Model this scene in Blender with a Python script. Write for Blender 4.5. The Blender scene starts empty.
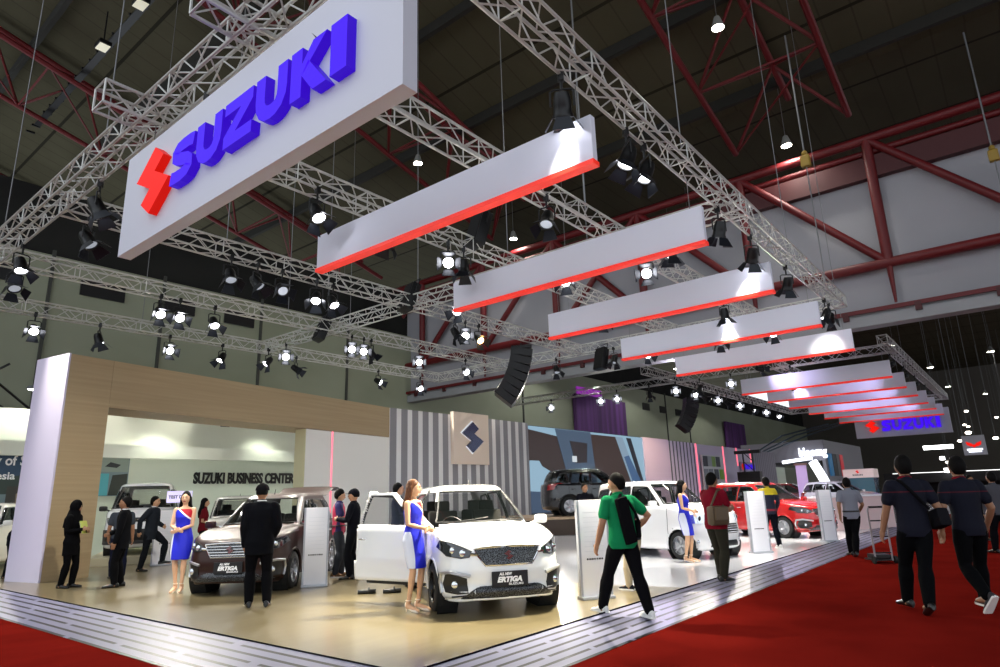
import bpy, bmesh, math, random
from math import sin, cos, pi, radians, sqrt, atan2
from mathutils import Vector, Matrix, Quaternion
from mathutils.bvhtree import BVHTree

random.seed(7)
SC = bpy.context.scene
COL = SC.collection

# ------------------------------------------------------------------ camera
F_PX = 641.0
cd = bpy.data.cameras.new('camera'); cam = bpy.data.objects.new('camera', cd); COL.objects.link(cam)
cd.sensor_width = 36.0; cd.lens = F_PX / 1000.0 * 36.0; cd.clip_end = 400; cd.clip_start = .05
cam.matrix_world = Matrix(((0.63113137, -0.17282382, -0.75617796, 0), (-0.77506678, -0.17913639, -0.60595514, 0),
                           (-0.0307355, 0.96852573, -0.2470086, 1.48), (0, 0, 0, 1)))
SC.camera = cam
# ------------------------------------------------------------------ world, exposure
wd = bpy.data.worlds.new('hall_air'); SC.world = wd; wd.use_nodes = True
wd.node_tree.nodes['Background'].inputs[0].default_value = (.86, .93, 1, 1)
wd.node_tree.nodes['Background'].inputs[1].default_value = .98
SC.view_settings.view_transform = 'Standard'; SC.view_settings.look = 'None'
SC.view_settings.gamma = 1; SC.view_settings.use_curve_mapping = False
SC.view_settings.exposure = 0.62
SPOT_W = 1350.0      # power of one stage lamp
HALL_W = 600.0      # power of one high bay lamp

# ------------------------------------------------------------------ helpers
def lin(h):
    h = h.lstrip('#'); r = []
    for i in (0, 2, 4):
        v = int(h[i:i+2], 16) / 255
        r.append(v / 12.92 if v <= .04045 else ((v + .055) / 1.055) ** 2.4)
    return (r[0], r[1], r[2], 1)

MATS = {}
def M(name, hexc='#808080', rough=.5, metal=0, emit=0, coat=0, ehex=None, spec=.5, alpha=None, trans=0):
    if name in MATS: return MATS[name]
    m = bpy.data.materials.new(name); m.use_nodes = True; b = m.node_tree.nodes['Principled BSDF']; I = b.inputs
    I['Base Color'].default_value = lin(hexc); I['Roughness'].default_value = rough; I['Metallic'].default_value = metal
    I['Coat Weight'].default_value = coat; I['Specular IOR Level'].default_value = spec; I['Transmission Weight'].default_value = trans
    if coat: I['Coat Roughness'].default_value = .06
    if emit: I['Emission Color'].default_value = lin(ehex or hexc); I['Emission Strength'].default_value = emit
    MATS[name] = m
    return m

def nodes(m): return m.node_tree.nodes, m.node_tree.links, m.node_tree.nodes['Principled BSDF']

def glass(name, hexc, op):          # thin clear pane: mostly see-through, partly mirror and tint
    if name in MATS: return MATS[name]
    m = bpy.data.materials.new(name); m.use_nodes = True; N, L = m.node_tree.nodes, m.node_tree.links
    N.clear(); out = N.new('ShaderNodeOutputMaterial'); t = N.new('ShaderNodeBsdfTransparent'); p = N.new('ShaderNodeBsdfPrincipled')
    p.inputs['Base Color'].default_value = lin(hexc); p.inputs['Roughness'].default_value = .03
    mx = N.new('ShaderNodeMixShader'); fr = N.new('ShaderNodeFresnel'); fr.inputs[0].default_value = 1.5
    ad = N.new('ShaderNodeMath'); ad.operation = 'ADD'; ad.use_clamp = True; ad.inputs[1].default_value = op
    L.new(fr.outputs[0], ad.inputs[0]); L.new(ad.outputs[0], mx.inputs[0]); L.new(t.outputs[0], mx.inputs[1]); L.new(p.outputs[0], mx.inputs[2])
    L.new(mx.outputs[0], out.inputs[0]); MATS[name] = m
    return m

def mottled(name, h1, h2, scale=(4, 4, 4), rough=.6, coat=0, detail=3, spec=.5, bump=0, lo=.35, hi=.65):
    if name in MATS: return MATS[name]
    m = M(name, h1, rough, coat=coat, spec=spec); N, L, b = nodes(m)
    tc = N.new('ShaderNodeTexCoord'); mp = N.new('ShaderNodeMapping'); mp.inputs['Scale'].default_value = scale
    nz = N.new('ShaderNodeTexNoise'); nz.inputs['Scale'].default_value = 1; nz.inputs['Detail'].default_value = detail
    cr = N.new('ShaderNodeValToRGB'); cr.color_ramp.elements[0].color = lin(h1); cr.color_ramp.elements[1].color = lin(h2)
    cr.color_ramp.elements[0].position = lo; cr.color_ramp.elements[1].position = hi
    L.new(tc.outputs['Object'], mp.inputs[0]); L.new(mp.outputs[0], nz.inputs[0]); L.new(nz.outputs[0], cr.inputs[0]); L.new(cr.outputs[0], b.inputs['Base Color'])
    if bump:
        bp = N.new('ShaderNodeBump'); bp.inputs['Strength'].default_value = bump; L.new(nz.outputs[0], bp.inputs['Height']); L.new(bp.outputs[0], b.inputs['Normal'])
    return m

class Expr:                          # small maths on node sockets
    def __init__(s, m): s.N, s.L, s.b = nodes(m); s.tc = s.N.new('ShaderNodeTexCoord')
    def xyz(s):
        p = s.N.new('ShaderNodeSeparateXYZ'); s.L.new(s.tc.outputs['Object'], p.inputs[0]); return p.outputs
    def op(s, o, a, b=None):
        n = s.N.new('ShaderNodeMath'); n.operation = o
        for i, v in enumerate((a, b)):
            if v is None: continue
            if isinstance(v, (int, float)): n.inputs[i].default_value = v
            else: s.L.new(v, n.inputs[i])
        return n.outputs[0]
    def mix(s, f, a, b):
        n = s.N.new('ShaderNodeMix'); n.data_type = 'RGBA'
        s.L.new(f, n.inputs['Factor'])
        for k, v in ((6, a), (7, b)):
            if isinstance(v, str): n.inputs[k].default_value = lin(v)
            else: s.L.new(v, n.inputs[k])
        return n.outputs[2]
    def noise(s, scale, detail=3):
        mp = s.N.new('ShaderNodeMapping'); mp.inputs['Scale'].default_value = scale; s.L.new(s.tc.outputs['Object'], mp.inputs[0])
        n = s.N.new('ShaderNodeTexNoise'); n.inputs['Scale'].default_value = 1; n.inputs['Detail'].default_value = detail
        s.L.new(mp.outputs[0], n.inputs[0]); return n.outputs[0]
    def color(s, v): s.L.new(v, s.b.inputs['Base Color'])
    def rough(s, v): s.L.new(v, s.b.inputs['Roughness'])

def V(*a): return Vector(a)

def basis(d, up=None):
    d = d.normalized(); u = up or (V(0, 0, 1) if abs(d.z) < .95 else V(1, 0, 0))
    s = d.cross(u).normalized(); return s, s.cross(d).normalized()

class MB:
    def __init__(s): s.v = []; s.f = []
    def add(s, vs, fs):
        o = len(s.v); s.v += [tuple(x) for x in vs]; s.f += [tuple(i + o for i in f) for f in fs]; return s
    def box(s, c, size, mtx=None, ch=0):
        x, y, z = (k / 2 for k in size)
        if ch:                                           # chamfered box
            b = bmesh.new(); bmesh.ops.create_cube(b, size=1); bmesh.ops.scale(b, vec=size, verts=b.verts)
            bmesh.ops.bevel(b, geom=b.edges[:], offset=ch, segments=2, affect='EDGES', profile=.6)
            b.verts.index_update(); vs = [v.co.copy() for v in b.verts]; fs = [[v.index for v in f.verts] for f in b.faces]; b.free()
        else:
            vs = [V(i, j, k) for i in (-x, x) for j in (-y, y) for k in (-z, z)]
            fs = [(0, 1, 3, 2), (4, 6, 7, 5), (0, 4, 5, 1), (2, 3, 7, 6), (0, 2, 6, 4), (1, 5, 7, 3)]
        if mtx: vs = [mtx @ v for v in vs]
        return s.add([v + V(*c) for v in vs], fs)
    def loft(s, rings, caps=True, closed=True):
        n = len(rings[0]); vs = [p for r in rings for p in r]; fs = []
        for k in range(len(rings) - 1):
            for i in range(n if closed else n - 1):
                j = (i + 1) % n; fs.append((k*n+i, k*n+j, (k+1)*n+j, (k+1)*n+i))
        if caps: fs.append(tuple(range(n - 1, -1, -1))); fs.append(tuple((len(rings)-1)*n + i for i in range(n)))
        return s.add(vs, fs)
    def tube(s, pts, r, n=8, round_caps=False):
        pts = [V(*p) for p in pts]; rs = r if isinstance(r, (list, tuple)) else [r] * len(pts); rings = []; sd = None
        for i, p in enumerate(pts):
            d = (pts[min(i+1, len(pts)-1)] - pts[max(i-1, 0)]).normalized()
            if sd is None: sd, up = basis(d)
            sd = (sd - d * sd.dot(d)).normalized(); up = sd.cross(d)
            def ring(c, q): return [c + sd * (q * cos(2*pi*k/n)) + up * (q * sin(2*pi*k/n)) for k in range(n)]
            if round_caps and i == 0: rings += [ring(p - d * rs[0] * sin(a), rs[0] * cos(a)) for a in (1.45, .8)]
            rings.append(ring(p, rs[i]))
            if round_caps and i == len(pts) - 1: rings += [ring(p + d * rs[i] * sin(a), rs[i] * cos(a)) for a in (.8, 1.45)]
        return s.loft(rings)
    def lathe(s, prof, n=24, mtx=None):                 # profile (r, h) round local z
        rings = [[V(r * cos(2*pi*k/n), r * sin(2*pi*k/n), h) for k in range(n)] for r, h in prof]
        if mtx: rings = [[mtx @ p for p in q] for q in rings]
        return s.loft(rings)
    def ball(s, c, r, nu=16, nv=10, mtx=None):
        r = r if isinstance(r, (list, tuple)) else (r, r, r); rings = []
        for k in range(1, nv):
            a = -pi/2 + pi * k / nv
            q = [V(r[0]*cos(a)*cos(2*pi*i/nu), r[1]*cos(a)*sin(2*pi*i/nu), r[2]*sin(a)) for i in range(nu)]
            rings.append([(mtx @ p if mtx else p) + V(*c) for p in q])
        return s.loft(rings)
    def prism(s, poly, o, ux, uy, depth):               # 2-D polygon placed at o with axes ux, uy, pushed along ux x uy
        ux, uy, o = V(*ux), V(*uy), V(*o); n = ux.cross(uy).normalized()
        a = [o + ux * p[0] + uy * p[1] for p in poly]; return s.loft([a, [p + n * depth for p in a]])
    def mesh(s, name):
        me = bpy.data.meshes.new(name); me.from_pydata(s.v, [], s.f); me.update(); return me
    def build(s, name, mat, parent=None, smooth=False, fix=True, angle=40):
        me = s.mesh(name)
        if fix:
            b = bmesh.new(); b.from_mesh(me); bmesh.ops.recalc_face_normals(b, faces=b.faces); b.to_mesh(me); b.free()
        for m in (mat if isinstance(mat, (list, tuple)) else [mat]): me.materials.append(m)
        if smooth:
            for p in me.polygons: p.use_smooth = True
            me.set_sharp_from_angle(angle=radians(angle))
        return link(name, me, parent)

def link(name, data, parent=None):
    o = bpy.data.objects.new(name, data); COL.objects.link(o)
    if parent: o.parent = parent
    return o
def tag(o, label=None, cat=None, group=None, kind=None):
    if label: o['label'] = label
    if cat: o['category'] = cat
    if group: o['group'] = group
    if kind: o['kind'] = kind
    return o
def thing(name, label, cat, loc=(0, 0, 0), rz=0, group=None):
    o = bpy.data.objects.new(name, None); COL.objects.link(o); o.location = loc; o.rotation_euler = (0, 0, rz); o.empty_display_size = .1
    return tag(o, label, cat, group)
def kids(o): return [c for c in COL.objects if c.parent == o]
def copy_tree(o, parent=None):
    def rec(s, par):
        c = s.copy(); COL.objects.link(c)
        if par: c.parent = par
        for k in s.children: rec(k, c)
        return c
    return rec(o, parent)
def frame(o, xd, up):                                    # text frame: local x along xd, local y along up
    x, u = V(*xd).normalized(), V(*up).normalized(); n = x.cross(u)
    return Matrix(((x.x, u.x, n.x, o[0]), (x.y, u.y, n.y, o[1]), (x.z, u.z, n.z, o[2]), (0, 0, 0, 1)))
def text(name, body, size, mat, parent, mtx, bold=.0, ext=.005, width=None, align='LEFT', shear=0):
    cu = bpy.data.curves.new(name, 'FONT'); cu.body = body; cu.size = size; cu.offset = bold; cu.extrude = ext; cu.align_x = align; cu.shear = shear
    cu.resolution_u = 3
    t = bpy.data.objects.new('tmp', cu); COL.objects.link(t); dg = bpy.context.evaluated_depsgraph_get()
    me = bpy.data.meshes.new_from_object(t.evaluated_get(dg)); bpy.data.objects.remove(t)
    if width:
        xs = [v.co.x for v in me.vertices]; k = width / (max(xs) - min(xs)); me.transform(Matrix.Scale(k, 4, (1, 0, 0)))
    me.materials.clear(); me.materials.append(mat); o = link(name, me, parent); me.name = name
    if parent: o.matrix_parent_inverse.identity()
    o.matrix_local = mtx
    return o
EMB = [(0, 9.29), (12, .4), (18.6, 5.29), (13.2, 9.29), (24, 14.71), (12, 23.6), (5.4, 18.71), (10.8, 14.71)]
EMB = [((x - 12) / 24, (12 - y) / 24) for x, y in EMB]
def emblem(name, o, xd, up, size, depth, mat, parent):
    # two mirrored halves so the outline stays clean
    n = V(*xd).cross(V(*up)); P = [(x * size, y * size) for x, y in EMB]; mb = MB()
    mb.prism([P[0], P[1], P[2], P[3]], o, xd, up, depth); mb.prism([P[0], P[3], P[4], P[7]], o, xd, up, depth); mb.prism([P[4], P[5], P[6], P[7]], o, xd, up, depth)
    return mb.build(name, mat, parent)
def stroke(pts, w):
    L, R = [], []
    for i, p in enumerate(pts):
        a = pts[max(i-1, 0)]; b = pts[min(i+1, len(pts)-1)]; d = V(b[0]-a[0], b[1]-a[1]).normalized(); n = V(-d.y, d.x)
        L.append((p[0]+n.x*w/2, p[1]+n.y*w/2)); R.append((p[0]-n.x*w/2, p[1]-n.y*w/2))
    return L, R
def letter(ch, mb, o, xd, up, h, w, depth):
    """bold block letters, each drawn in a unit box"""
    T = .30
    def st(pts):
        L, R = stroke(pts, T)
        for i in range(len(L) - 1):
            mb.prism([(p[0]*w, p[1]*h) for p in (L[i], R[i], R[i+1], L[i+1])], o, xd, up, depth)
    def pg(pts): mb.prism([(x*w, y*h) for x, y in pts], o, xd, up, depth)
    if ch == 'I': pg([(0, 0), (1, 0), (1, 1), (0, 1)])
    if ch == 'Z':
        pg([(0, .74), (1, .74), (1, 1), (0, 1)]); pg([(0, 0), (1, 0), (1, .26), (0, .26)]); pg([(0, .26), (.42, .26), (1, .74), (.58, .74)])
    if ch == 'U':
        st([(.15, 1), (.15, .5), (.17, .36), (.25, .23), (.38, .16), (.5, .145), (.62, .16), (.75, .23), (.83, .36), (.85, .5), (.85, 1)])
    if ch == 'K':
        pg([(0, 0), (.32, 0), (.32, 1), (0, 1)]); pg([(.32, .42), (.32, .66), (.62, 1), (1, 1)]); pg([(.32, .42), (.5, .66), (1.02, 0), (.64, 0)])
    if ch == 'S':
        st([(.97, .83), (.8, .86), (.5, .865), (.28, .84), (.17, .75), (.18, .64), (.3, .57), (.5, .51), (.7, .45), (.82, .37), (.83, .26), (.72, .17), (.5, .135), (.2, .14), (.03, .17)])
def brandword(o, xd, up, h, total, depth, mat, parent, part='letter'):
    k = total / 4.55; x = 0; xd = V(*xd)
    for ch in 'SUZUKI':
        w = (.32 if ch == 'I' else .76) * k; mb = MB(); letter(ch, mb, V(*o) + xd * x, xd, up, h, w, depth); mb.build(part, mat, parent); x += w + .085 * k
# ------------------------------------------------------------------ cars
BLACKP = M('black_plastic', '#0c0c0d', .45); RUBBER = M('tyre_rubber', '#0b0b0b', .75); CHROME = M('chrome', '#d8d8da', .12, 1)
ALLOY = M('alloy', '#a9abb0', .28, .9); ALLOYD = M('alloy_dark', '#26282b', .3, .8); UNDER = M('car_underside', '#050506', .8)
SEAT = M('seat_fabric', '#3a3733', .85); DASH = M('dashboard_plastic', '#1b1b1c', .6); PLATE = M('plate_black', '#0a0a0c', .4); WHITE_T = M('lettering_white', '#f2f2f2', .5)
LAMPGL = M('headlamp_glass', '#2a2d33', .08, .3, coat=1); LAMPCLR = M('headlamp_reflector', '#dfe4ea', .1, .9); REDL = M('tail_lamp_red', '#8c0d10', .15, coat=1)
SILVER = M('silver_trim', '#c3c5c9', .3, .8)
def mesh_grille():
    m = M('grille_mesh', '#151618', .35, .5); e = Expr(m); vo = e.N.new('ShaderNodeTexVoronoi'); vo.inputs['Scale'].default_value = 46; vo.feature = 'DISTANCE_TO_EDGE'
    e.L.new(e.tc.outputs['Object'], vo.inputs[0]); e.color(e.mix(e.op('LESS_THAN', vo.outputs[0], .09), '#08080a', '#5a5d62')); return m
GRILLE = mesh_grille()
def interp(tab, x):
    if x <= tab[0][0]: return tab[0][1]
    for (a, b), (c, d) in zip(tab, tab[1:]):
        if x <= c: t = (x - a) / (c - a); return b + (d - b) * t
    return tab[-1][1]
NF, NS = 14, 84
def car_ring(z, xf, xr, b, p, q, zq=None):
    xc, a = (xf + xr) / 2, (xf - xr) / 2; H = []
    fx = lambda y: a * max(0, 1 - (y / b) ** q) ** (1 / p)
    fy = lambda x: b * max(0, 1 - (abs(x) / a) ** p) ** (1 / q)
    X = fx(.9 * b)
    for i in range(NF): y = .9 * b * i / NF; H.append((fx(y), y))
    for i in range(NS + 1): x = X - 2 * X * i / NS; H.append((x, fy(x)))
    for i in range(NF - 1, -1, -1): y = .9 * b * i / NF; H.append((-fx(y), y))
    F = H + [(x, -y) for x, y in H[-2:0:-1]]
    return [V(x + xc, y, (interp(z, x + xc) if isinstance(z, list) else z) + (zq * (1 - (y / b) ** 2) if zq else 0)) for x, y in F]
def lerp(a, b, t): return a + (b - a) * t
def inside(pt, poly):
    x, y = pt; r = False; n = len(poly)
    for i in range(n):
        x1, y1 = poly[i]; x2, y2 = poly[i-1]
        if (y1 > y) != (y2 > y) and x < (x2 - x1) * (y - y1) / (y2 - y1) + x1: r = not r
    return r
def rounded(poly, r=.05, n=4):
    out = []; N = len(poly)
    for i in range(N):
        p = V(*poly[i]).to_2d(); a = V(*poly[i-1]).to_2d(); b = V(*poly[(i+1) % N]).to_2d()
        k1 = min(r, (a-p).length * .45); k2 = min(r, (b-p).length * .45); p1 = p + (a-p).normalized() * k1; p2 = p + (b-p).normalized() * k2
        for j in range(n + 1):
            t = j / n; q = p1 * (1-t) ** 2 + p * 2*t*(1-t) + p2 * t*t; out.append((q.x, q.y))
    return out

ERT = dict(L=4.395, W=1.735, H=1.69, wb=2.74, wr=.315, hood=.90, cowl=1.06, belt_r=1.10, xc=1.12, xwt=.20, xrt=-1.86, xrb=-2.10, bb=.785, br=.585, zr=1.60,
           glass=[[(.70, 1.085), (.06, 1.52), (-.36, 1.545), (-.40, 1.08)], [(-.47, 1.085), (-.44, 1.545), (-1.12, 1.53), (-1.22, 1.11)], [(-1.30, 1.12), (-1.22, 1.525), (-1.62, 1.49), (-1.86, 1.17)]])
WAG = dict(L=3.60, W=1.55, H=1.66, wb=2.42, wr=.285, hood=.98, cowl=1.08, belt_r=1.10, xc=1.02, xwt=.34, xrt=-1.62, xrb=-1.72, bb=.72, br=.60, zr=1.59,
           glass=[[(.66, 1.10), (.24, 1.51), (-.20, 1.525), (-.22, 1.09)], [(-.29, 1.09), (-.27, 1.525), (-.92, 1.51), (-1.0, 1.10)], [(-1.08, 1.11), (-1.02, 1.50), (-1.38, 1.46), (-1.5, 1.15)]])
SUV = dict(L=4.30, W=1.80, H=1.72, wb=2.55, wr=.355, hood=1.02, cowl=1.13, belt_r=1.16, xc=.92, xwt=.15, xrt=-1.80, xrb=-2.02, bb=.81, br=.63, zr=1.63,
           glass=[[(.58, 1.16), (.06, 1.56), (-.36, 1.58), (-.40, 1.15)], [(-.47, 1.15), (-.44, 1.58), (-1.08, 1.57), (-1.2, 1.18)], [(-1.28, 1.19), (-1.18, 1.56), (-1.55, 1.53), (-1.78, 1.24)]])
VAN = dict(L=3.90, W=1.68, H=1.90, wb=2.20, wr=.30, hood=1.02, cowl=1.14, belt_r=1.15, xc=1.62, xwt=1.02, xrt=-1.80, xrb=-1.90, bb=.80, br=.66, zr=1.80,
           glass=[[(1.28, 1.2), (.92, 1.66), (.42, 1.68), (.40, 1.18)], [(.30, 1.18), (.32, 1.68), (-.72, 1.68), (-.72, 1.18)], [(-.82, 1.18), (-.82, 1.68), (-1.62, 1.64), (-1.72, 1.2)]])

def build_car(name, label, P, loc, heading, paint, group=None, style='mpv', lettering=None, open_door=False, open_gate=False, dark_alloy=False, low=False, clad=False, tint=.25):
    root = thing(name, label, 'van' if style == 'van' else 'car', loc, atan2(heading[1], heading[0]), group)
    L, W, Hh, wb, wr = P['L'], P['W'], P['H'], P['wb'], P['wr']; xF, xR, b = L / 2, -L / 2, W / 2; ax = wb / 2
    sill = wr * .72; p, q = 7.5, 3.4
    if style == 'van': p, q = 12, 4.5
    hd, cw, bl = P['hood'], P['cowl'], P['belt_r']
    zt = lambda f: [(xR, f * bl), (0, f * lerp(cw, bl, .3)), (P['xc'], f * cw * .99), (xF, f * hd)]
    R = []; k = L / 4.395
    R.append(car_ring(sill - .04, xF - .20, xR + .16, b * .84, p, q)); R.append(car_ring(sill - .01, xF - .07, xR + .07, b * .95, p, q))
    R.append(car_ring(sill + .03, xF - .02, xR + .03, b * .975, p, q)); R.append(car_ring(sill + .09, xF, xR + .02, b * .985, p, q))
    for z, df, dr, kb in ((.36, .03, .015, .985), (.44, .01, 0, .99), (.52, .0, 0, 1), (.60, .005, 0, 1), (.68, .015, .0, .997), (.75, .03, .005, .99)):
        zz = lerp(sill + .09, hd * .86, (z - .30) / .5); R.append(car_ring(zz, xF - df, xR + dr, b * kb, p, q))
    R.append(car_ring(zt(.93), xF - .06, xR + .02, b * .985, p, q)); R.append(car_ring(zt(.975), xF - .11, xR + .03, b * .975, p, q)); R.append(car_ring(zt(1.0), xF - .18, xR + .045, b * .955, p, q))
    base = len(R)
    zb = [(xR, bl + .02), (-.3, lerp(cw, bl, .3) + .02), (P['xc'] - .12, cw + .0), (P['xc'], cw + .035)]
    G0 = car_ring(zb, P['xc'], P['xrb'], P['bb'], 6.0, 3.0); top0 = R[-1]
    NH = 7
    for i in range(1, NH + 1):                          # bonnet and shoulder run from the body line to the foot of the glass
        t = i / NH; ring = []
        for a_, g_ in zip(top0, G0):
            v = a_.lerp(g_, t); v.z += .035 * sin(pi * t) * max(0, min(1, (v.x - P['xc'] + .3) / .5)); ring.append(v)
        R.append(ring)
    gs = len(R) - 1; NG = 15
    for i in range(1, NG + 1):
        s = i / NG; e = s ** 1.25
        r = car_ring(0, lerp(P['xc'], P['xwt'], s ** .95), lerp(P['xrb'], P['xrt'], s ** 1.5), lerp(P['bb'], P['br'], e), 6.0 + s, lerp(3.0, 3.6, s))
        R.append([V(v.x, v.y, lerp(g_.z, P['zr'], s ** .97)) for v, g_ in zip(r, G0)])
    ge = len(R) - 1; cx = (P['xwt'] + P['xrt']) / 2
    for s, dz in ((.94, .4), (.84, .66), (.66, .86), (.4, .96), (.12, 1.0)):
        R.append([V(cx + (v.x - cx) * s, v.y * s, P['zr'] + (Hh - P['zr']) * dz) for v in R[ge]])
    n = len(R[0]); vs = [x for r in R for x in r]; full = MB(); full.loft(R)
    bvh = BVHTree.FromPolygons(full.v, full.f)
    def hit(o, d):
        h = bvh.ray_cast(V(*o), V(*d)); 
        if h[0] is None: h = bvh.find_nearest(V(*o))
        return h[0], h[1]
    def onto(mode, u, w, off=.004):                      # 2-D point pushed onto the body from a side / the front / the rear
        o, d = {'L': ((u, 3, w), (0, -1, 0)), 'R': ((u, -3, w), (0, 1, 0)), 'F': ((4, u, w), (-1, 0, 0)), 'B': ((-4, u, w), (1, 0, 0)), 'T': ((u, w, 4), (0, 0, -1))}[mode]
        c, nn = hit(o, d); nn = nn.copy()
        if nn.dot(V(*d)) > 0: nn = -nn
        return c + nn * off
    def patch(nm, mode, poly, mat, par, off=.006, skirt=.02, step=.07):
        bm = bmesh.new(); f = bm.faces.new([bm.verts.new((x, y, 0)) for x, y in poly])
        bmesh.ops.triangulate(bm, faces=[f])
        for _ in range(5):
            e = [e for e in bm.edges if e.calc_length() > step]
            if not e: break
            bmesh.ops.subdivide_edges(bm, edges=e, cuts=1); bmesh.ops.triangulate(bm, faces=bm.faces[:])
        inn = {}
        for v in bm.verts: c2 = onto(mode, v.co.x, v.co.y, off); inn[v] = onto(mode, v.co.x, v.co.y, off - skirt); v.co = c2
        if skirt:
            be = [e for e in bm.edges if e.is_boundary]; low_ = {}
            for e in be:
                for v in e.verts:
                    if v not in low_: low_[v] = bm.verts.new(inn[v])
            for e in be: a_, b_ = e.verts; bm.faces.new((a_, b_, low_[b_], low_[a_]))
        bmesh.ops.recalc_face_normals(bm, faces=bm.faces); me = bpy.data.meshes.new(nm); bm.to_mesh(me); bm.free(); me.materials.append(mat)
        for pl in me.polygons: pl.use_smooth = True
        me.set_sharp_from_angle(angle=radians(40)); return link(nm, me, par)
    def line(nm, mode, pts, r, mat, par, off=.0, closed=False, n_=5):
        P2 = pts + [pts[0]] if closed else pts; Q = []
        for a_, b_ in zip(P2, P2[1:]):
            m_ = max(1, int(((a_[0]-b_[0]) ** 2 + (a_[1]-b_[1]) ** 2) ** .5 / .06))
            Q += [onto(mode, lerp(a_[0], b_[0], i / m_), lerp(a_[1], b_[1], i / m_), off) for i in range(m_)]
        Q.append(onto(mode, P2[-1][0], P2[-1][1], off)); return MB().tube(Q, r, n_).build(nm, mat, par, True)
    # sort the faces: glass, open door, wheel arches, body
    door = [(.93, sill + .07), (.90, .62), (.93, cw - .06), (.86, cw + .0), (.12, 1.565), (-.40, 1.59), (-.435, sill + .07)]
    body_f, door_f = [], []; ar = wr + .055
    wins = P['glass']
    for f in full.f:
        c = sum((V(*full.v[i]) for i in f), V(0, 0, 0)) / len(f); row = f[0] // n
        if row < gs - 1 and abs(c.y) > b * .55 and min((c.x - ax) ** 2, (c.x + ax) ** 2) + (c.z - wr) ** 2 < ar * ar: continue
        onside = abs(c.y) > P['br'] * .75 and (gs <= row < ge)
        if onside and any(inside((c.x, c.z), w) for w in wins) and not (open_door and c.y < 0 and inside((c.x, c.z), door)): continue
        s = (row - gs) / max(1, NG)
        if gs <= row < ge and abs(c.y) < lerp(P['bb'], P['br'], s) * .86 and c.x > P['xwt'] - .25 and row >= gs + 1 and row < ge - 1: continue
        if gs <= row < ge and abs(c.y) < lerp(P['bb'], P['br'], s) * .8 and c.x < P['xrt'] + .1 and gs + 3 <= row < ge - 1: continue
        if open_door and c.y < -b * .5 and inside((c.x, c.z), door) and row < ge + 1 and row > 1:
            if not (onside and inside((c.x, c.z), wins[0])): door_f.append(f)
            continue
        if open_gate and c.x < P['xrt'] + .02 and abs(c.y) < b * .74 and .62 < c.z < P['zr'] - .02: continue
        body_f.append(f)
    def sub(nm, faces, mat, par):
        ids = sorted({i for f in faces for i in f}); mp = {i: k for k, i in enumerate(ids)}; m = MB(); m.v = [full.v[i] for i in ids]; m.f = [tuple(mp[i] for i in f) for f in faces]
        return m.build(nm, mat, par, True, angle=50)
    sub('body', body_f, paint, root)
    # glass
    gm = glass('car_glass_%d' % int(tint * 100), '#141a1a', tint)
    ws_t = lambda s: (lerp(P['bb'], P['br'], s) * .86, lerp(cw + .06, P['zr'] - .035, s))
    w0, w1 = ws_t(.0), ws_t(1.); wpoly = [(-w0[0], w0[1]), (0, w0[1] + .005), (w0[0], w0[1]), (w1[0], w1[1]), (-w1[0], w1[1])]
    g = patch('windscreen', 'F', wpoly, gm, root, .006, 0)
    line('windscreen_seal', 'F', wpoly, .014, BLACKP, g, .004, True)
    rp = [(-P['br'] * 1.02, bl + .12), (P['br'] * 1.02, bl + .12), (P['br'] * .86, P['zr'] - .06), (-P['br'] * .86, P['zr'] - .06)]
    if not open_gate: patch('rear_window', 'B', rp, gm, root, .006, 0)
    for sd in 'LR':
        for i, w in enumerate(wins):
            if open_door and sd == 'R' and i == 0: continue
            g = patch('side_window', sd, rounded(w, .05), gm, root, .005, 0)
            line('window_trim', sd, rounded(w, .05), .016, BLACKP, g, .0, True)
    # arches, sills, seams
    for sd in 'LR':
        for x0 in (ax, -ax):
            a0 = math.asin(max(-1, min(1, (sill + .02 - wr) / ar)))
            arc = [(x0 + ar * cos(a), wr + ar * sin(a)) for a in [a0 + (pi - 2 * a0) * i / 22 for i in range(23)]]
            line('wheel_arch', sd, arc, .035 if clad else .022, BLACKP if clad else paint, root, -.008, n_=8)
        if clad: patch('sill_cladding', sd, [(-ax + ar, sill + .03), (ax - ar, sill + .03), (ax - ar, sill + .17), (-ax + ar, sill + .17)], BLACKP, root, .015)
        for dx in (() if low else (.93, -.435, -1.28)):
            if open_door and sd == 'R' and dx > -.5: continue
            line('panel_gap', sd, [(dx, sill + .07), (dx, P['belt_r'] - .06)], .005, UNDER, root, .001)
        for hx in (-.30, -1.12):
            if style == 'van' and hx < -1: continue
            if open_door and sd == 'R' and hx > -.5: continue
            c = onto(sd, hx, .90 * cw / 1.06, .012); MB().ball((0, 0, 0), (.09, .022, .016)).build('door_handle', CHROME if style == 'mpv' else paint, root, True).location = c
        sg = 1 if sd == 'L' else -1
        mb = MB(); mb.box((P['xc'] - .38, sg * (b + .10), cw + .06), (.11, .20, .135), ch=.045); mb.tube([(P['xc'] - .40, sg * (b - .10), cw - .02), (P['xc'] - .38, sg * (b + .03), cw + .03)], .02)
        mb.build('wing_mirror', paint if style != 'van' else BLACKP, root, True)
    # under parts
    mb = MB()
    for x0 in (ax, -ax):
        for sg in (1, -1):
            rg = [[V(x0 + (ar + .03) * cos(a), y * sg, wr + (ar + .03) * sin(a)) for a in [pi * 2 * i / 24 for i in range(24)]] for y in (b - .03, b - .30)]
            mb.loft(rg, caps=False); mb.add(rg[1], [tuple(range(24))])
    mb.box((0, 0, sill + .02), (L - .6, W * .74, .06)); mb.build('underbody', UNDER, root)
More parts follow.
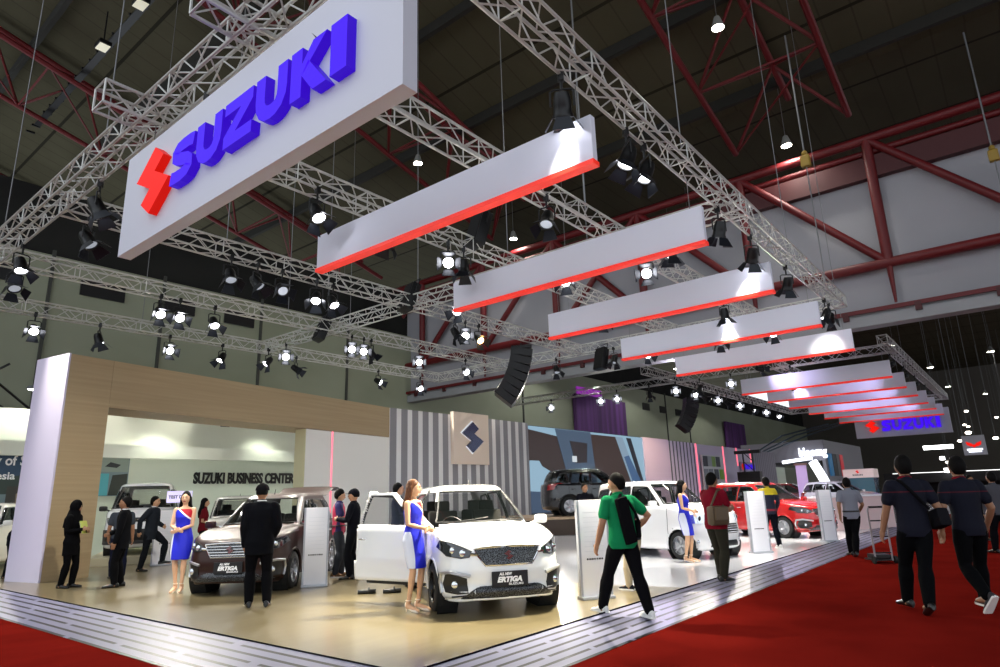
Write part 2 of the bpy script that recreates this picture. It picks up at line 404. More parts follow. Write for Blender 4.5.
    for x0 in (ax, -ax):
        for sg in (1, -1):
            mt = Matrix.Translation((x0, sg * (b - .115), wr)) @ Matrix.Rotation(-sg * pi / 2, 4, 'X')
            r = wr; h = .10
            t = MB().lathe([(r*.66, -h), (r*.9, -h), (r*.97, -h*.85), (r, -h*.5), (r, h*.5), (r*.97, h*.85), (r*.9, h), (r*.66, h), (r*.62, h*.7), (r*.62, -h*.7)], 36, mt).build('tyre', RUBBER, root, True)
            rim = MB(); rr = r * .67
            rim.lathe([(rr*.96, h*.2), (rr, h*.95), (rr*.93, h*1.0), (rr*.88, h*.5)], 30, mt); rim.lathe([(.01, h*.78), (rr*.2, h*.75), (rr*.24, h*.4), (.01, h*.3)], 20, mt)
            for kk in range(5):
                for da in (-.16, .16):
                    a = 2*pi*kk/5 + da; c0 = V(cos(a - da*.6)*rr*.18, sin(a - da*.6)*rr*.18, h*.68); c1 = V(cos(a)*rr*.94, sin(a)*rr*.94, h*.80)
                    rim.tube([mt @ c0, mt @ c1], [rr*.085, rr*.06], 6)
            rim.build('rim', ALLOYD if dark_alloy else ALLOY, t, True)
            MB().lathe([(.01, 0), (rr*.9, 0), (rr*.9, .02), (.01, .02)], 24, mt).build('brake_disc', UNDER, t)
    # cabin
    cb = MB(); cb.box((-.3 * k, 0, .50), (L * .62, W * .78, .08)); cb.box((-.3*k, -b * .86, .70), (L * .6, .03, .5)); cb.box((-.3*k, b * .86, .70), (L * .6, .03, .5)); cb.box((P['xrb'] + .16, 0, .75), (.04, W * .7, .5)) if not open_gate else None
    cb.build('cabin_lining', DASH, root)
    d = MB(); xd = P['xc'] - .42
    d.box((xd + .14, 0, cw - .09), (.48, W * .80, .16), ch=.04); d.box((xd + .05, 0, cw - .30), (.3, W * .78, .34), ch=.04); d.build('dashboard', DASH, root, True)
    for sx, xx in ((1, xd - .80), (0, xd - 1.62)):
        for sg in (1, -1):
            s = MB(); s.box((xx + .1, sg * W * .215, .66), (.50, W * .29, .18), ch=.05); s.box((xx - .14, sg * W * .215, .98), (.14, W * .28, .58), Matrix.Rotation(-.18, 4, 'Y'), ch=.05); s.box((xx - .21, sg * W * .215, 1.34), (.09, .24, .17), ch=.035)
            s.build('seat', SEAT, root, True)
    sw = MB(); rgp = [V(xd - .22, -W * .215, cw - .03) + Matrix.Rotation(-.45, 4, 'Y') @ V(0, .17 * cos(a), .17 * sin(a)) for a in [2*pi*i/24 for i in range(25)]]
    sw.tube(rgp, .014, 6); sw.tube([rgp[0], rgp[12]], .016, 6); sw.tube([V(xd - .22, -W * .215, cw - .03), V(xd, -W * .215, cw - .1)], .03, 6); sw.build('steering_wheel', BLACKP, root, True)
    # face
    G = lambda y, z: (y, z)
    def mir(poly): return [(-y, z) for y, z in poly][::-1]
    hz = hd
    if style == 'mpv':
        hl = [(.47, hz - .105), (.56, hz - .06), (.70, hz - .005), (.80, hz + .02), (.825, hz - .06), (.75, hz - .16), (.60, hz - .185), (.50, hz - .17)]
        gr = [(-.44, hz - .075), (-.2, hz - .06), (.2, hz - .06), (.44, hz - .075), (.40, hz - .16), (.31, hz - .28), (-.31, hz - .28), (-.40, hz - .16)]
        fog = [(.52, .30), (.64, .285), (.765, .30), (.785, .40), (.77, .515), (.72, .53), (.54, .475)]
        lowi = [(-.60, .245), (.60, .245), (.52, .30), (.38, .375), (-.38, .375), (-.52, .30)]
        g = patch('grille', 'F', gr, GRILLE, root, .012)
        line('chrome_frame', 'F', gr, .012, CHROME, g, .012, True, 6)
        if not dark_alloy:                               # bright bars of the lesser trim
            for zz in (.115, .16, .205, .245): line('grille_bar', 'F', [(-.40 + max(0, zz - .16) * .7, hz - zz), (.40 - max(0, zz - .16) * .7, hz - zz)], .008, CHROME, g, .02)
        for s_ in (1, -1):
            po = hl if s_ == 1 else mir(hl)
            h_ = patch('headlight', 'F', po, LAMPGL, root, .010, step=.05); line('chrome_lip', 'F', po, .007, BLACKP, h_, .008, True)
            for yy, rr in ((.575, .05), (.685, .044)):
                c = onto('F', s_ * yy, hz - (.125 if yy < .6 else .09), .004); MB().ball((0, 0, 0), (.022, rr, rr)).build('reflector', LAMPCLR, h_, True).location = c
            line('chrome_wing', 'F', [(s_ * .49, hz - .14), (s_ * .40, hz - .145)], .018, CHROME, h_, .015)
            po = fog if s_ == 1 else mir(fog)
            f_ = patch('fog_recess', 'F', po, BLACKP, root, .008)
            c = onto('F', s_ * .665, .40, .01); MB().ball((0, 0, 0), (.025, .05, .05)).build('fog_lamp', LAMPCLR, f_, True).location = c
            line('silver_trim', 'F', [(s_ * .50, .505), (s_ * .72, .548), (s_ * .80, .53), (s_ * .80, .42), (s_ * .785, .29)], .024, SILVER, root, .018)
        patch('lower_intake', 'F', lowi, GRILLE, root, .022, .04)
        sp = [(-.83, .222), (-.70, .205), (-.44, .236), (.44, .236), (.70, .205), (.83, .222)]
        line('front_spoiler', 'F', sp, .028, paint, root, .004, n_=8)
        line('spoiler_shadow_line', 'F', [(y, z + .05) for y, z in sp[1:3]], .010, BLACKP, root, .01); line('spoiler_shadow_line', 'F', [(y, z + .05) for y, z in sp[3:5]], .010, BLACKP, root, .01)
        pz = .455
    elif style == 'wag':
        hl = [(.36, hz - .10), (.60, hz - .06), (.70, hz - .09), (.70, hz - .26), (.40, hz - .24)]
        gr = [(-.42, .50), (.42, .50), (.46, .56), (.43, .70), (-.43, .70), (-.46, .56)]
        g = patch('grille', 'F', gr, BLACKP, root, .012)
        for zz in (.53, .575, .62, .665): line('grille_bar', 'F', [(-.42, zz), (.42, zz)], .011, CHROME, g, .02)
        for s_ in (1, -1):
            h_ = patch('headlight', 'F', hl if s_ == 1 else mir(hl), LAMPCLR, root, .012, step=.05)
            c = onto('F', s_ * .56, hz - .16, .0); MB().ball((0, 0, 0), (.02, .055, .055)).build('reflector', LAMPGL, h_, True).location = c
            c = onto('F', s_ * .62, .36, .01); MB().ball((0, 0, 0), (.025, .045, .045)).build('fog_lamp', LAMPCLR, root, True).location = c
        patch('lower_intake', 'F', [(-.42, .25), (.42, .25), (.40, .36), (-.40, .36)], BLACKP, root, .008); pz = .43
    else:
        hl = [(.50, .80), (.74, .82), (.76, .96), (.52, .97)] if style == 'van' else [(.42, hz - .2), (.74, hz - .14), (.80, hz - .02), (.46, hz - .06)]
        gr = [(-.46, .84), (.46, .84), (.46, .95), (-.46, .95)] if style == 'van' else [(-.40, hz - .25), (.40, hz - .25), (.42, hz - .06), (-.42, hz - .06)]
        g = patch('grille', 'F', gr, BLACKP, root, .012); line('grille_bar', 'F', [(gr[0][0] + .02, (gr[0][1] + gr[2][1]) / 2), (gr[1][0] - .02, (gr[0][1] + gr[2][1]) / 2)], .014, CHROME, g, .02)
        for s_ in (1, -1):
            h_ = patch('headlight', 'F', hl if s_ == 1 else mir(hl), LAMPCLR, root, .012, step=.05)
            c = onto('F', s_ * .64, hl[0][1] + .09, .0); MB().ball((0, 0, 0), (.02, .05, .05)).build('reflector', LAMPGL, h_, True).location = c
        if style == 'van': patch('bumper', 'F', [(-.80, .30), (.80, .30), (.80, .66), (-.80, .66)], BLACKP, root, .03)
        else: patch('lower_intake', 'F', [(-.55, .3), (.55, .3), (.5, .5), (-.5, .5)], BLACKP, root, .008)
        pz = .48
    c = onto('F', 0, (gr[0][1] + gr[3][1]) / 2 if style != 'mpv' else hz - .165, .02); emblem('badge', c, (0, 1, 0), (0, 0, 1), .13 if style != 'van' else .09, .02, CHROME, g)
    if lettering:
        c = onto('F', 0, pz, .02); pl = MB().box((0, 0, 0), (.02, .48, .185), ch=.006).build('number_plate', PLATE, root); pl.location = (c.x + .01, 0, pz)
        pl.rotation_euler = (0, 0, 0)
        if lettering[0]: text('lettering', lettering[0], .045, WHITE_T, pl, frame((.012, -.14, .045), (0, 1, 0), (0, 0, 1)), .002, .002, width=.17, shear=.2)
        text('lettering', lettering[1], .085, WHITE_T, pl, frame((.012, -.17, -.035), (0, 1, 0), (0, 0, 1)), .005, .002, width=.33, shear=.25)
        if lettering[2]: text('lettering', lettering[2], .035, WHITE_T, pl, frame((.012, -.02, -.075), (0, 1, 0), (0, 0, 1)), .001, .002, width=.19)
    for s_ in (1, -1):
        tl = [(.60, bl - .22), (.80, bl - .2), (.82, bl + .05), (.62, bl + .02)]
        patch('tail_lamp', 'B', tl if s_ == 1 else mir(tl), REDL, root, .012)
    for y0 in (-.45, .12):
        w_ = [onto('F', y0 + .5 * t, lerp(cw + .055, cw + .10, t), .02) for t in (0, .5, 1)]; MB().tube(w_, .009, 5).build('wiper', BLACKP, root, True)
    MB().tube([(cx + .9 if style == 'mpv' else P['xrt'] + .2, 0, Hh - .03), ((cx + .9 if style == 'mpv' else P['xrt'] + .2) - .06, 0, Hh + .07)], [.012, .005], 6).build('roof_antenna', BLACKP, root, True)
    if open_door:
        dr = bpy.data.objects.new('front_door', None); COL.objects.link(dr); dr.parent = root; hx, hy = .93, -b + .03
        dr.location = (hx, hy, 0); dr.rotation_euler = (0, 0, radians(open_door)); off = V(hx, hy, 0)
        o = sub('door_skin', door_f, paint, dr); o.data.transform(Matrix.Translation(-off)); md = o.modifiers.new('thickness', 'SOLIDIFY'); md.thickness = .05; md.offset = 0
        for nm, fn in (('door_glass', lambda: patch('door_glass', 'R', rounded(wins[0], .05), gm, dr, .004, 0)), ('window_trim', lambda: line('window_trim', 'R', rounded(wins[0], .05), .02, BLACKP, dr, 0, True))):
            g = fn(); g.data.transform(Matrix.Translation(-off))
        c = onto('R', -.30, .90, .012) - off; MB().ball(c, (.10, .022, .018)).build('door_handle', CHROME, dr, True)
        MB().box((-.62, .07, .62), (1.2, .03, .72), ch=.01).build('door_lining', DASH, dr)
    if open_gate:
        gt = bpy.data.objects.new('tailgate', None); COL.objects.link(gt); gt.parent = root; gt.location = (P['xrt'] - .02, 0, P['zr'] + .03); gt.rotation_euler = (0, radians(13), 0)
        rg = []
        for i in range(9):
            t = i / 8; x = -1.02 * t; w = lerp(.56, .68, t); z = .05 * sin(pi * t) - (.10 * max(0, t - .7) / .3)
            rg.append([V(x, w * cos(a), z + .028 * sin(a) * (1 if abs(cos(a)) < .9 else .6)) for a in [2*pi*j/28 for j in range(28)]])
        MB().loft(rg).build('gate_panel', paint, gt, True)
        MB().box((-.34, 0, -.012), (.5, 1.0, .02), ch=.005).build('gate_window', M('dark_glass', '#101416', .05, coat=1), gt); MB().box((-.82, 0, -.03), (.3, 1.0, .03), ch=.01).build('gate_lining', M('gate_lining_grey', '#b9b6ae', .6), gt)
    return root
# ------------------------------------------------------------------ people
BAKE = []
def skinmat(h): return M('skin_' + h, '#' + h, .5, spec=.4)
def cloth(h, rough=.85):
    return M('cloth_' + h, '#' + h, rough, spec=.06)
HAIR = mottled('hair_black', '#040303', '#0a0807', (90, 90, 12), .7, spec=.12, bump=.35); HAIRB = mottled('hair_brown', '#4a2814', '#744622', (90, 90, 12), .55, spec=.3, bump=.3); EYE = M('eye_dark', '#120c0a', .3); LIP = M('lips_red', '#8e2f31', .4); LIPM = M('lips_plain', '#8a5a4a', .5)
SOLE = M('sole_white', '#e8e6e2', .6); LEATHER = M('shoe_leather', '#0a0a0a', .35)
def soft(mb, name, mat, parent, voxel, it=2):            # one continuous surface out of overlapping volumes
    o = mb.build(name, mat, parent); r = o.modifiers.new('r', 'REMESH'); r.mode = 'VOXEL'; r.voxel_size = voxel; r.use_smooth_shade = True
    s = o.modifiers.new('s', 'SMOOTH'); s.factor = .5; s.iterations = it; BAKE.append(o); return o
def bake():
    dg = bpy.context.evaluated_depsgraph_get(); new = [(o, bpy.data.meshes.new_from_object(o.evaluated_get(dg))) for o in BAKE]
    for o, me in new:
        o.modifiers.clear(); o.data = me
        for p in me.polygons: p.use_smooth = True
    BAKE.clear()
def ell(c, w, d, lat, fwd, n=20): return [c + lat * (w * cos(2*pi*i/n)) + fwd * (d * sin(2*pi*i/n)) for i in range(n)]
def ik(a, b, l1, l2, pole):
    d = b - a; L = d.length; mx = (l1 + l2) * .998
    if L > mx: b = a + d * (mx / L); d = b - a; L = mx
    t = d / L; x = (l1*l1 - l2*l2 + L*L) / (2*L); h = sqrt(max(0, l1*l1 - x*x)); pl = (pole - t * pole.dot(t)).normalized()
    return a + t * x + pl * h, b
MALE = [(.80, .150, .098), (.88, .163, .112), (.96, .155, .110), (1.05, .147, .108), (1.14, .152, .112), (1.25, .170, .118), (1.33, .180, .110), (1.39, .165, .085), (1.43, .10, .066)]
FEM = [(.80, .145, .100), (.88, .162, .114), (.96, .145, .102), (1.05, .118, .090), (1.14, .125, .096), (1.23, .140, .118), (1.32, .148, .098), (1.38, .132, .074), (1.42, .075, .056)]

def person(label, loc, yaw, height, pose, skin='b98a68', female=False, top='tee', topc='444444', botc='0c0c0e', shoe=None, hair='short', hairm=None, group=None, face=True, build=1.0, topmat=None, tuck=False, heels=False):
    """one figure: skin body, hair and each garment are children; local x is where the person faces"""
    K = height / (1.758 if heels else 1.70); root = thing('person', label, 'person', loc, radians(yaw), group); root.scale = (K, K, K)
    st = FEM if female else MALE; g = lambda k, d=None: pose.get(k, d)
    hipz = .88 - g('drop', 0) + (.058 if heels else 0); lean = radians(g('lean', 0)); side = radians(g('side', 0)); twist = radians(g('twist', 0))
    piv = V(0, 0, hipz + .04)
    rot = Matrix.Rotation(twist, 3, 'Z') @ Matrix.Rotation(lean, 3, 'Y') @ Matrix.Rotation(side, 3, 'X')
    def T(x, y, z):                                      # torso point in the leant, twisted frame
        w = max(0, min(1, (z - .90) / .22)); v = V(x, y, z - .92); r = rot @ v; return piv + v.lerp(r, w) + V(0, 0, 0)
    fz = .135 if heels else .075
    hj = {s: V(0, s * .088, hipz) for s in (1, -1)}; foot, knee = {}, {}
    for s, k in ((1, 'fl'), (-1, 'fr')):
        f = g(k, (0, .10)); tgt = V(f[0], s * f[1] if len(f) < 4 else f[1], fz + (f[2] if len(f) > 2 else 0))
        knee[s], foot[s] = ik(hj[s], tgt, .415, .40, V(1, s * .12, 0))
    sw = .155 if female else .178
    sh = {s: T(0, s * sw * build ** .5, 1.365) for s in (1, -1)}; elb, hand = {}, {}
    for s, k in ((1, 'hl'), (-1, 'hr')):
        h = g(k, (.05, .26, .82)); pole = g('p' + k[1], (-.6, .5, -.5)); tgt = V(h[0], s * h[1], h[2])
        if g('armfollow'): tgt = T(*tgt)
        elb[s], hand[s] = ik(sh[s], tgt, .285, .25, V(pole[0], s * pole[1], pole[2]))
    fwd, lat = rot @ V(1, 0, 0), rot @ V(0, 1, 0)
    def torso(mb, z0, z1, gw, flare=0):
        rs = []
        for i, (z, w, d) in enumerate(st):
            if z < z0 - 1e-6 or z > z1: continue
            k = build if z < 1.36 else build ** .4
            bl = 1 + flare * max(0, (1.0 - z) / .2); t = max(0, min(1, (z - .9) / .22))
            la = V(0, 1, 0).lerp(lat, t).normalized(); fw = V(1, 0, 0).lerp(fwd, t).normalized()
            rs.append(ell(T(0, 0, z), (w * k + gw) * bl, (d * k + gw) * bl, la, fw))
        if z0 < .79: c = T(0, 0, z0); rs.insert(0, ell(c, (st[0][1]*build + gw) * (1 + flare), (st[0][2]*build + gw) * (1 + flare), V(0, 1, 0), V(1, 0, 0)))
        mb.loft(rs)
    def arm(mb, s, gr, frac=1.0):
        a, b, c = sh[s], elb[s], hand[s]; r0 = (.043 if female else .053) * build ** .5; r1 = r0 * .78; r2 = r0 * .55
        if frac >= 1.0: pts = [a, a.lerp(b, .4), b, b.lerp(c, .35), c]; rs = [r0, r0 * .98, r1, r1 * .98, r2]
        else: e = a.lerp(b, frac); pts = [a, a.lerp(e, .5), e]; rs = [r0, r0, r0 * 1.02]
        mb.tube(pts, [r + gr for r in rs], 12, True)
        mb.ball(a.lerp(T(0, 0, 1.33), .12), (r0 + gr + .006,) * 3, 14, 8)
    def leg(mb, s, gr, frac=1.0, cuff=0):
        a, b, c = hj[s], knee[s], foot[s]; k = build ** .5 * (.92 if female else 1)
        if frac >= 1.0: c2 = c + (b - c) * .02; pts = [a + V(0, -s*.005, -.02), a.lerp(b, .35), a.lerp(b, .75), b, b.lerp(c2, .3), b.lerp(c2, .7), c2]; rs = [.088*k, .084*k, .066*k, .056*k, .056*k, .043*k, .036*k]
        mb.tube(pts, [r + gr + (cuff if i > 3 else 0) for i, r in enumerate(rs)], 14, True)
    # ---- body: torso, limbs, hands, neck and head fused
    mb = MB(); torso(mb, .80, 1.43, 0)
    hy, hp = radians(g('hy', 0)), radians(g('hp', 0)); nb = T(.0, 0, 1.41); hc = T(.018, 0, 1.565)
    HR = Matrix.Rotation(hy + twist, 4, 'Z') @ Matrix.Rotation(hp + lean * .5, 4, 'Y')
    mb.tube([nb - V(0, 0, .04), nb.lerp(hc, .5) - V(.006, 0, 0), hc - V(.012, 0, .03)], [.062 if not female else .05, .052 if not female else .042, .052 if not female else .044], 14, True)
    def head_pt(u, scale=1):
        x, y, z = u; w, dp, h = (.071, .092, .112) if female else (.076, .096, .116)
        jaw = max(0, -z); Y = y * w * (1 - .34 * jaw ** 1.6); X = x * dp; Z = z * h
        if x > 0:
            X += .027 * math.exp(-(y / .16) ** 2 - ((z + .14) / .16) ** 2) * x + .006 * math.exp(-(y / .5) ** 2 - ((z - .30) / .13) ** 2)
            X -= .012 * math.exp(-((abs(y) - .40) / .18) ** 2 - ((z - .06) / .14) ** 2)
            X += .012 * math.exp(-(y / .35) ** 2 - ((z + .85) / .16) ** 2) + .006 * math.exp(-(y / .26) ** 2 - ((z + .48) / .07) ** 2)
        return V(X, Y, Z)
    nu, nv = 40, 26; rs = []
    for k in range(1, nv):
        a = -pi/2 + pi*k/nv; rs.append([HR @ head_pt((cos(a)*cos(2*pi*i/nu), cos(a)*sin(2*pi*i/nu), sin(a))) + hc for i in range(nu)])
    mb.loft(rs)
    for s in (1, -1): mb.ball(hc + HR @ V(-.012, s * (.073 if not female else .068), -.005), (.020, .009, .032), 10, 8, HR.to_3x3())
    for s in (1, -1):
        arm(mb, s, 0); leg(mb, s, -.004)
        c = hand[s]; d = (c - elb[s]).normalized(); hd = g('gl' if s == 1 else 'gr'); 
        if hd: d = (d * .4 + V(hd[0], s * hd[1], hd[2])).normalized()
        inn = V(0, -s, 0) if abs(d.y) < .75 else V(0, 0, 1); nn = (inn - d * inn.dot(d)).normalized(); wd_ = d.cross(nn).normalized()
        hs = .9 if female else 1.0
        m3 = Matrix((d, wd_, nn)).transposed(); mb.ball(c + d * .045 * hs, (.056 * hs, .042 * hs, .020 * hs), 14, 8, m3)
        mb.tube([c - d * .01, c + d * .05 * hs], [.026 * hs, .03 * hs], 10, True)
        for j, (o_, ln) in enumerate(((-.030, .062), (-.010, .074), (.011, .070), (.030, .054))):
            p0 = c + d * .085 * hs + wd_ * o_ * hs; p1 = p0 + (d + nn * .25).normalized() * ln * .5; p2 = p1 + (d * .7 + nn * .8).normalized() * ln * .5; mb.tube([p0 - d * .02, p0, p1, p2], [.0105 * hs, .0102 * hs, .0095 * hs, .0085 * hs], 8, True)
        tw = wd_ * (-1 if (wd_.x > 0) != (fwd.x > 0) else 1); tw = wd_ if wd_.dot(fwd + V(0, 0, .3)) > 0 else -wd_
        p0 = c + d * .02 + tw * .03 * hs; mb.tube([p0, p0 + (d * .6 + tw * .7).normalized() * .035, p0 + (d * .6 + tw * .7).normalized() * .035 + (d + nn * .5).normalized() * .028], [.013 * hs, .011 * hs, .0095 * hs], 8, True)
        f = foot[s]; fy = radians(s * g('toe', 8)); dr = V(cos(fy), sin(fy), 0)
        drop = -fz + .02; mb.tube([f, f + V(-.02, 0, -fz * .45), f + dr * .10 + V(0, 0, drop + .015), f + dr * .17 + V(0, 0, drop)], [.036, .038, .034, .022], 12, True)
    soft(mb, 'body', skinmat(skin), root, .0095, 1)
    if face:
        e = MB(); br = MB()
        for s in (1, -1):
            e.ball(hc + HR @ (head_pt((.88, s * .40, .05)) + V(.004, 0, 0)), (.006, .013, .0065), 10, 6, HR.to_3x3())
            br.tube([hc + HR @ (head_pt((cos(q) * .95, sin(q) * s, .24)) + V(.004, 0, 0)) for q in (.2, .35, .55)], .004, 5)
        e.build('eyes', EYE, root, True); br.build('eyebrows', HAIR, root, True)
        MB().ball(hc + HR @ (head_pt((.87, 0, -.46)) + V(.001, 0, 0)), (.007, .024, .010), 12, 6, HR.to_3x3()).build('lips', LIP if female else LIPM, root, True)
    # ---- hair
    hm = hairm or HAIR; hb = MB(); bottom = {'short': -.078, 'long': -.08, 'hijab': -.3, 'cap': -.03}[hair]
    w, dp, h = (.071, .092, .112) if female else (.076, .096, .116); rs = []; ex = 1.16 if hair == 'long' else 1.12
    for k in range(1, 26):
        a = -pi/2 + pi*k/26; ring = []
        for i in range(36):
            q = 2*pi*i/36; p = V(cos(a)*cos(q)*dp*1.09, cos(a)*sin(q)*w*ex, sin(a)*h*1.09) + V(-.024, 0, .020)
            lowz = bottom if p.x < -.03 else lerp(bottom * .6, .045, min(1, (p.x + .03) / .06)); p.z = max(p.z, lowz); ring.append(hc + HR @ p)
        rs.append(ring)
    hb.loft(rs)
    if hair == 'long':
        ln = g('hairlen', 1.20); 
        for dx, dy, r in ((-.075, 0, .05), (-.065, .045, .045), (-.065, -.045, .045), (-.03, .072, .03), (-.03, -.072, .03), (.0, .075, .02)):
            p0 = hc + HR @ V(dx, dy, .02); p1 = hc + HR @ V(dx * 1.1 - .01, dy * 1.15, -.12); p2 = T(dx * 1.1 - .035, dy * 1.5, ln + abs(dy) * .6)
            hb.tube([p0, p1, p1.lerp(p2, .55) + V(-.012, 0, 0), p2], [r * .9, r, r * 1.0, r * .55], 10, True)
    if hair == 'hijab':
        hb = MB(); hb.ball(hc + V(-.02, 0, .012), (.115, .105, .140), 20, 12, HR.to_3x3())
        hb.loft([ell(hc + V(-.03, 0, -.06), .085, .10, lat, fwd), ell(T(-.02, 0, 1.42), .115, .12, lat, fwd), ell(T(-.03, 0, 1.34), .19, .13, lat, fwd), ell(T(-.05, 0, 1.16), .175, .14, lat, fwd)])
        hb.tube([hc + V(-.08, 0, -.08), T(-.13, .03, 1.25), T(-.13, .03, 1.02)], [.07, .09, .06], 12, True)
        soft(hb, 'headscarf', cloth(topc), root, .011)
    else: soft(hb, 'hair', hm, root, .010)
    if hair == 'cap':
        cb = MB(); rs = []
        for k in range(11):
            a = k / 10 * pi/2; rs.append([hc + HR @ V(-.012 + cos(a)*.115*cos(2*pi*i/28), cos(a)*.098*sin(2*pi*i/28), .035 + sin(a)*.105) for i in range(28)])
        cb.loft(rs); cb.add([hc + HR @ V(.09 + .07 * sin(pi*i/10), .075 * cos(pi*i/10), .035 + dz) for dz in (0, .008) for i in range(11)], [tuple(range(10, -1, -1)), tuple(range(11, 22))] + [(i, i+1, i+12, i+11) for i in range(10)] + [(10, 0, 11, 21)])
        cb.build('cap', cloth(topc), root, True)
    # ---- garments
    tm = topmat or cloth(topc)
    if top == 'dress':
        hem = .50; d = MB(); torso(d, .80, 1.395, .012)
        mid = lambda z: (knee[1] + knee[-1]) / 2 if z < .6 else (hj[1] + hj[-1]) / 2
        c = (knee[1] + knee[-1]) / 2; sp = abs(knee[1].y - knee[-1].y) / 2 + .075
        d.loft([ell(T(0, 0, .96), .158, .116, V(0, 1, 0), V(1, 0, 0)), ell(T(0, 0, .86), .182, .132, V(0, 1, 0), V(1, 0, 0)), ell(V(c.x * .5, c.y * .5, .72), .180, .130, V(0, 1, 0), V(1, 0, 0)), ell(V(c.x * .9, c.y, hem + .06), max(sp, .158), .115, V(0, 1, 0), V(1, 0, 0))])
        soft(d, 'dress', tm, root, .011)
    else:
        s_ = MB(); lowz = {'jacket': .70, 'shirt': .80, 'tee': .80, 'abaya': .62}[top]
        torso(s_, lowz, 1.45, .017 if top == 'jacket' else .013, .10 if top in ('jacket', 'abaya') else .04)
        s_.tube([T(0, 0, 1.37), T(0, 0, 1.435)], [.085, .068], 14, True)
        for s in (1, -1): arm(s_, s, .014 if top != 'jacket' else .017, 1.0 if top in ('jacket', 'abaya') or g('long') else .62)
        soft(s_, {'jacket': 'suit_jacket', 'shirt': 'shirt', 'tee': 'shirt', 'abaya': 'tunic'}[top], tm, root, .012)
        if top == 'jacket':
            MB().prism([(-.045, 0), (.045, 0), (.0, -.16)], T(.055, 0, 1.42), lat, (rot @ V(.42, 0, 1)).normalized(), .022).build('shirt_front', cloth('e9e9ea'), root)
            cl = MB(); cl.tube([T(.05 * cos(a), .055 * sin(a), 1.45) for a in [pi*2*i/16 for i in range(17)]], .013, 6); cl.build('shirt_collar', cloth('e9e9ea'), root, True)
        elif not (top == 'abaya'):
            cl = MB(); cl.tube([T(.012 + .056 * cos(a), .060 * sin(a), 1.445 - .012 * cos(a)) for a in [pi*2*i/16 for i in range(17)]], .014, 6); cl.build('collar', cloth(g('collar', topc)), root, True)
        b_ = MB(); torso(b_, .80, 1.0, .006)
        for s in (1, -1): leg(b_, s, .012, 1.0, .012)
        soft(b_, 'trousers', cloth(botc), root, .012)
        if tuck:
            bt = MB(); c0 = T(0, 0, .965); bt.loft([ell(c0 + V(0, 0, z), .155*build + r, .110*build + r, V(0, 1, 0), V(1, 0, 0), 28) for z, r in ((-.018, .012), (-.018, .022), (.018, .022), (.018, .012))]); bt.build('belt', LEATHER, root)
    for s in (1, -1):
        f = foot[s]; fy = radians(s * g('toe', 8)); fl = g('fl' if s == 1 else 'fr', (0, .1)); pit = fl[4] if len(fl) > 4 else 0
        R3 = Matrix.Rotation(fy, 3, 'Z') @ Matrix.Rotation(radians(pit), 3, 'Y'); m_ = MB(); gz = -fz
        P_ = lambda x, y, z: f + R3 @ V(x, y, gz + z)
        if heels:
            rs = [[P_(x, w * cos(a), z0 + max(-.0, hgt * sin(a)) if sin(a) > 0 else z0 - .012) for a in [2*pi*i/14 for i in range(14)]] for x, w, z0, hgt in ((-.055, .022, .075, .045), (-.03, .03, .07, .05), (.03, .032, .045, .03), (.09, .038, .018, .035), (.14, .034, .014, .028), (.175, .012, .012, .012))]
            m_.loft(rs); m_.tube([P_(-.04, 0, .065), P_(-.045, 0, 0)], [.014, .006], 8); m_.tube([f + R3 @ V(.04 * cos(a) - .004, .037 * sin(a), .01) for a in [2*pi*i/14 for i in range(15)]], .006, 5)
        else:
            rs = [[P_(x, w * cos(a), max(0, hgt * .5 + hgt * .5 * sin(a) * 1.0)) for a in [2*pi*i/16 for i in range(16)]] for x, w, hgt in ((-.085, .018, .06), (-.07, .034, .085), (-.02, .038, .095), (.04, .041, .085), (.10, .046, .062), (.155, .044, .05), (.19, .026, .04), (.20, .01, .03))]
            m_.loft(rs)
        o = m_.build('shoe', shoe or LEATHER, root, True)
        if shoe is not None and not heels:
            so = MB(); so.loft([[P_(x, w * cos(a), z) for a in [0]] for x, w, z in ()]) if False else None
            out = [(-.09, 0), (-.075, .036), (0, .042), (.10, .05), (.16, .047), (.205, .02), (.205, -.02), (.16, -.047), (.10, -.05), (0, -.042), (-.075, -.036)]
            so.loft([[P_(x, y, -.0) for x, y in out], [P_(x, y, .022) for x, y in out]]); so.build('sole', SOLE, o)
    return root, dict(T=T, hand=hand, elb=elb, sh=sh, hc=hc, HR=HR, K=K, root=root)
def wpt(info, v):                                       # a point of a figure in the world
    r = info['root']; return Matrix.Translation(r.location) @ r.rotation_euler.to_matrix().to_4x4() @ Matrix.Scale(info['K'], 4) @ V(*v)
def dress_material(name):
    m = M(name, '#1a22b8', .55, spec=.3); e = Expr(m); x, y, z = e.xyz()
    t = e.op('ADD', z, e.op('MULTIPLY', y, .85))                       # neckline band runs from the bare shoulder down across the chest
    red = e.op('GREATER_THAN', t, 1.385); band = e.op('MULTIPLY', e.op('GREATER_THAN', t, 1.35), e.op('LESS_THAN', t, 1.385)); up = e.op('GREATER_THAN', z, 1.17)
    c = e.mix(e.op('MULTIPLY', red, up), '#1f26c4', '#c0182c'); c = e.mix(e.op('MULTIPLY', band, up), c, '#f0f0f4')
    sd = e.op('MULTIPLY', e.op('LESS_THAN', y, -.135), e.op('LESS_THAN', z, 1.04)); c = e.mix(sd, c, '#dfe3f2'); e.color(c); return m
